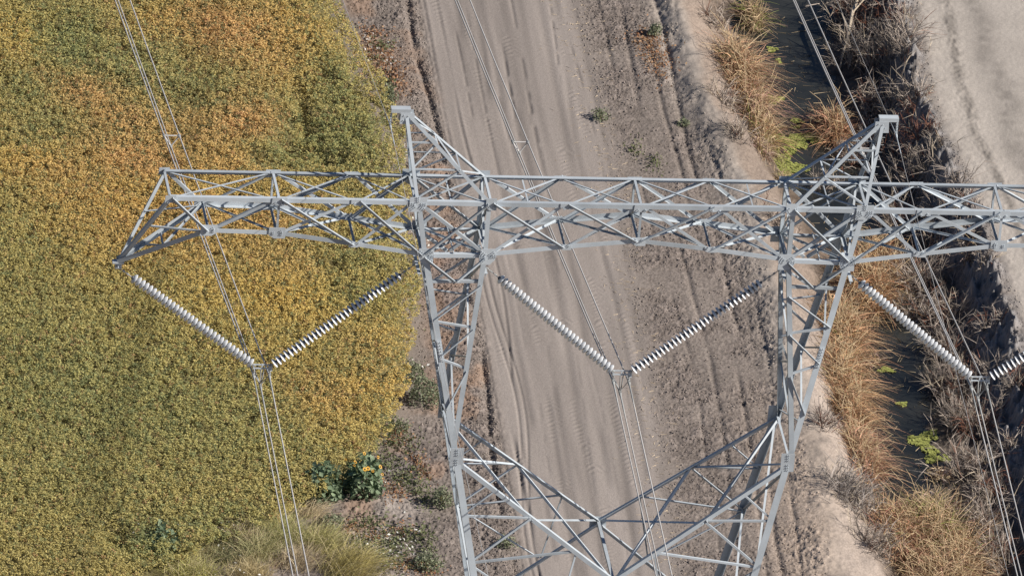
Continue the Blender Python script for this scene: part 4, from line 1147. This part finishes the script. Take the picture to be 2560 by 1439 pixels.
def insulator_string(p_top, p_bot, link, label, n=32):
    """p_top lug on the tower, p_bot yoke; link: length of the chain links at the tower end"""
    ax = unit(p_bot - p_top); L = np.linalg.norm(p_bot - p_top)
    root = empty('insulator_string', p_top)
    root.rotation_mode = 'QUATERNION'
    root.rotation_quaternion = Vector(ax).to_track_quat('Z', 'Y')
    pitch = .146
    start = L - .10 - n * pitch
    for k in range(n):
        o = bpy.data.objects.new('insulator_disc', DISC); COL.objects.link(o); o.parent = root
        o.location = (0, 0, start + (k + .55) * pitch)
        o.rotation_euler = (0, 0, random.uniform(0, 6))
        for nm, me in (('cap', CAP), ('pin', PIN)):
            c_ = bpy.data.objects.new(nm, me); COL.objects.link(c_); c_.parent = o
    m = MB()
    m.tube([(0, 0, .0), (0, 0, start)], .013, 6)
    k = .06
    while k < start - .04:
        m.box(np.array([0, 0, k]), EX * .028, EY * .02, EZ * .035); k += .17
    m.build('chain_link', DULL, root)
    m = MB(); m.tube([(0, 0, L - .10), (0, 0, L)], .018, 6); m.box(np.array([0, 0, L - .03]), EX * .03, EY * .03, EZ * .04); m.build('end_fitting', DULL, root)
    tag(root, label, 'insulator', 'porcelain insulator strings hung in V pairs')
    return root
ZV = -6.0 + H
D_ = 10.7
names = ['left', 'middle', 'right']
tops = [(N('tip', -1, 0) + EZ * -.15, N('Bco', -1, 0) + np.array([-.06, 0, -.70])),
        (N('Bci', -1, 0) + np.array([.0, 0, -.70]), N('Bci', 1, 0) + np.array([0, 0, -.70])),
        (N('Bco', 1, 0) + np.array([.06, 0, -.70]), N('tip', 1, 0) + EZ * -.15)]
for k in range(3):
    c = np.array([(k - 1) * D_, 0, ZV])
    insulator_string(tops[k][0], c + np.array([-.24, 0, .03]), 0, 'insulator string hanging from ' + ['the pointed left arm tip over the crop', 'the inner side of the left column over the road', 'the outer side of the right column over the ditch'][k])
    insulator_string(tops[k][1], c + np.array([.24, 0, .03]), 0, 'insulator string hanging from ' + ['the outer side of the left column over the crop', 'the inner side of the right column over the road', 'the right arm, cut by the right edge of the view'][k])

# ------------------------------------------------------------------ yokes, conductors, spacers, shield wires
AF, AN = .170, .062
CUR = 0.00022
def wz(y, x0=0): return (-AF * y if y > 0 else AN * y) + CUR * y * y
def cond_pts(c, ys): return [c + np.array([0, y, wz(y)]) for y in ys]
ysw = [-60, -45, -32, -22, -14, -8, -4, -1.6, -.6, -.2, 0, .2, .6, 1.6, 4, 8, 14, 22, 32, 44, 58, 75, 95]
place_words = ['over the crop', 'over the dirt road', 'over the ditch']
SUB = [(-.235, -.30), (.235, -.30), (0, -.66)]
for k in range(3):
    c = np.array([(k - 1) * D_, 0, ZV])
    y_ = empty('yoke', c)
    m = MB()
    m.box(np.array([0, .02, .06]), EX * .27, EY * .012, EZ * .02); m.box(np.array([0, .02, -.06]), EX * .27, EY * .012, EZ * .02)
    for xx_ in (-.25, 0, .25): m.box(np.array([xx_, .02, 0]), EX * .022, EY * .016, EZ * .085)
    m.box(np.array([.245, .02, -.05]), EX * .06, EY * .02, EZ * .10)
    m.build('yoke_plate', PLATE, y_)
    for q, (sx_, sz_) in enumerate(SUB):
        m = MB()
        if q < 2:
            m.tube([(sx_, 0, -.08), (sx_, 0, sz_ + .06)], .022, 6)
        else:
            m.tube([(-.035, 0, -.08), (-.02, 0, sz_ + .08)], .018, 6); m.tube([(.05, 0, -.08), (.02, 0, sz_ + .08)], .018, 6)
            m.tube([(-.21, 0, -.28), (-.03, 0, sz_ + .10)], .011, 5); m.tube([(.21, 0, -.28), (.03, 0, sz_ + .10)], .011, 5)
        m.build('hanger_link', DULL, y_)
        m = MB()
        zc = np.array([sx_, 0, sz_])
        m.tube([zc + np.array([0, -.20, -.035]), zc + np.array([0, -.08, .0]), zc + np.array([0, .08, .0]), zc + np.array([0, .20, -.055])], [.02, .045, .045, .02], 8)
        m.box(zc + EZ * .04, EX * .035, EY * .05, EZ * .04)
        m.build('suspension_clamp', DULL, y_)
    tag(y_, 'steel yoke joining the two insulator strings ' + place_words[k], 'yoke', 'yokes at the foot of the insulator pairs')
    for q, (sx_, sz_) in enumerate(SUB):
        root = empty('conductor', c + np.array([sx_, 0, sz_]))
        m = MB(); m.tube(cond_pts(np.zeros(3), ysw), .021, 6); m.build('strand', WIRE, root, smooth=True)
        ar = [-1.2, -.8, -.4, 0, .4, .8, 1.3]
        m = MB(); m.tube(cond_pts(np.zeros(3), ar), [.021] + [.027] * 5 + [.021], 6); m.build('armour_rods', DULL, root, smooth=True)
        tag(root, ['left upper', 'right upper', 'lowest'][q] + ' wire of the three wire bundle ' + place_words[k], 'power line', 'bundled line conductors')
    # spacer clamped to the three wires
    Y = 23.3
    p0 = c + np.array([0, Y, wz(Y)])
    root = empty('spacer', p0 + np.array([0, 0, -.4]))
    P3 = [np.array([sx_, 0, sz_ + .4]) for sx_, sz_ in SUB]
    m = MB()
    for a, b_ in ((0, 1), (1, 2), (2, 0)): m.tube([P3[a], P3[b_]], .022, 6)
    m.build('frame', WIRE, root)
    for p_ in P3:
        m = MB(); m.tube([p_ + np.array([0, -.09, .09 * AF]), p_ + np.array([0, .09, -.09 * AF])], .045, 8); m.build('clamp', DULL, root)
    tag(root, 'triangular spacer holding the three wires ' + place_words[k] + ' apart', 'spacer', 'spacers on the conductor bundles')

for sx in (-1, 1):
    end = N('pk', sx, 0) + np.array([sx * .47, 0, .02])
    root = empty('shield_wire_hanger', end)
    m = MB(); m.tube([(0, 0, 0), (0, 0, -.42)], .014, 6)
    for zz_ in (-.08, -.17, -.26, -.35): m.box(np.array([0, 0, zz_]), EX * .03, EY * .02, EZ * .03)
    m.build('chain_link', PLATE, root)
    m = MB(); m.tube([(0, -.22, -.47), (0, -.06, -.43), (0, .06, -.43), (0, .22, -.48)], [.015, .032, .032, .015], 8); m.build('suspension_clamp', PLATE, root)
    tag(root, 'short chain hanger under the ' + ('left' if sx < 0 else 'right') + ' peak bracket', 'hanger', 'shield wire hangers under the peaks')
    wb = end + np.array([0, 0, -.44])
    root = empty('shield_wire', wb)
    m = MB(); m.tube([np.array([0, y, (-.15 * y if y > 0 else .05 * y) + .0002 * y * y]) for y in ysw], .0075, 5); m.build('strand', WIRE, root, smooth=True)
    m = MB(); m.tube([np.array([0, y, (-.15 * y if y > 0 else .05 * y)]) for y in (-1.1, -.5, 0, .5, 1.1)], .015, 5); m.build('armour_rods', PLATE, root, smooth=True)
    tag(root, 'thin shield wire hung from the ' + ('left peak beside the crop' if sx < 0 else 'right peak over the ditch'), 'shield wire', 'shield wires on the peaks')
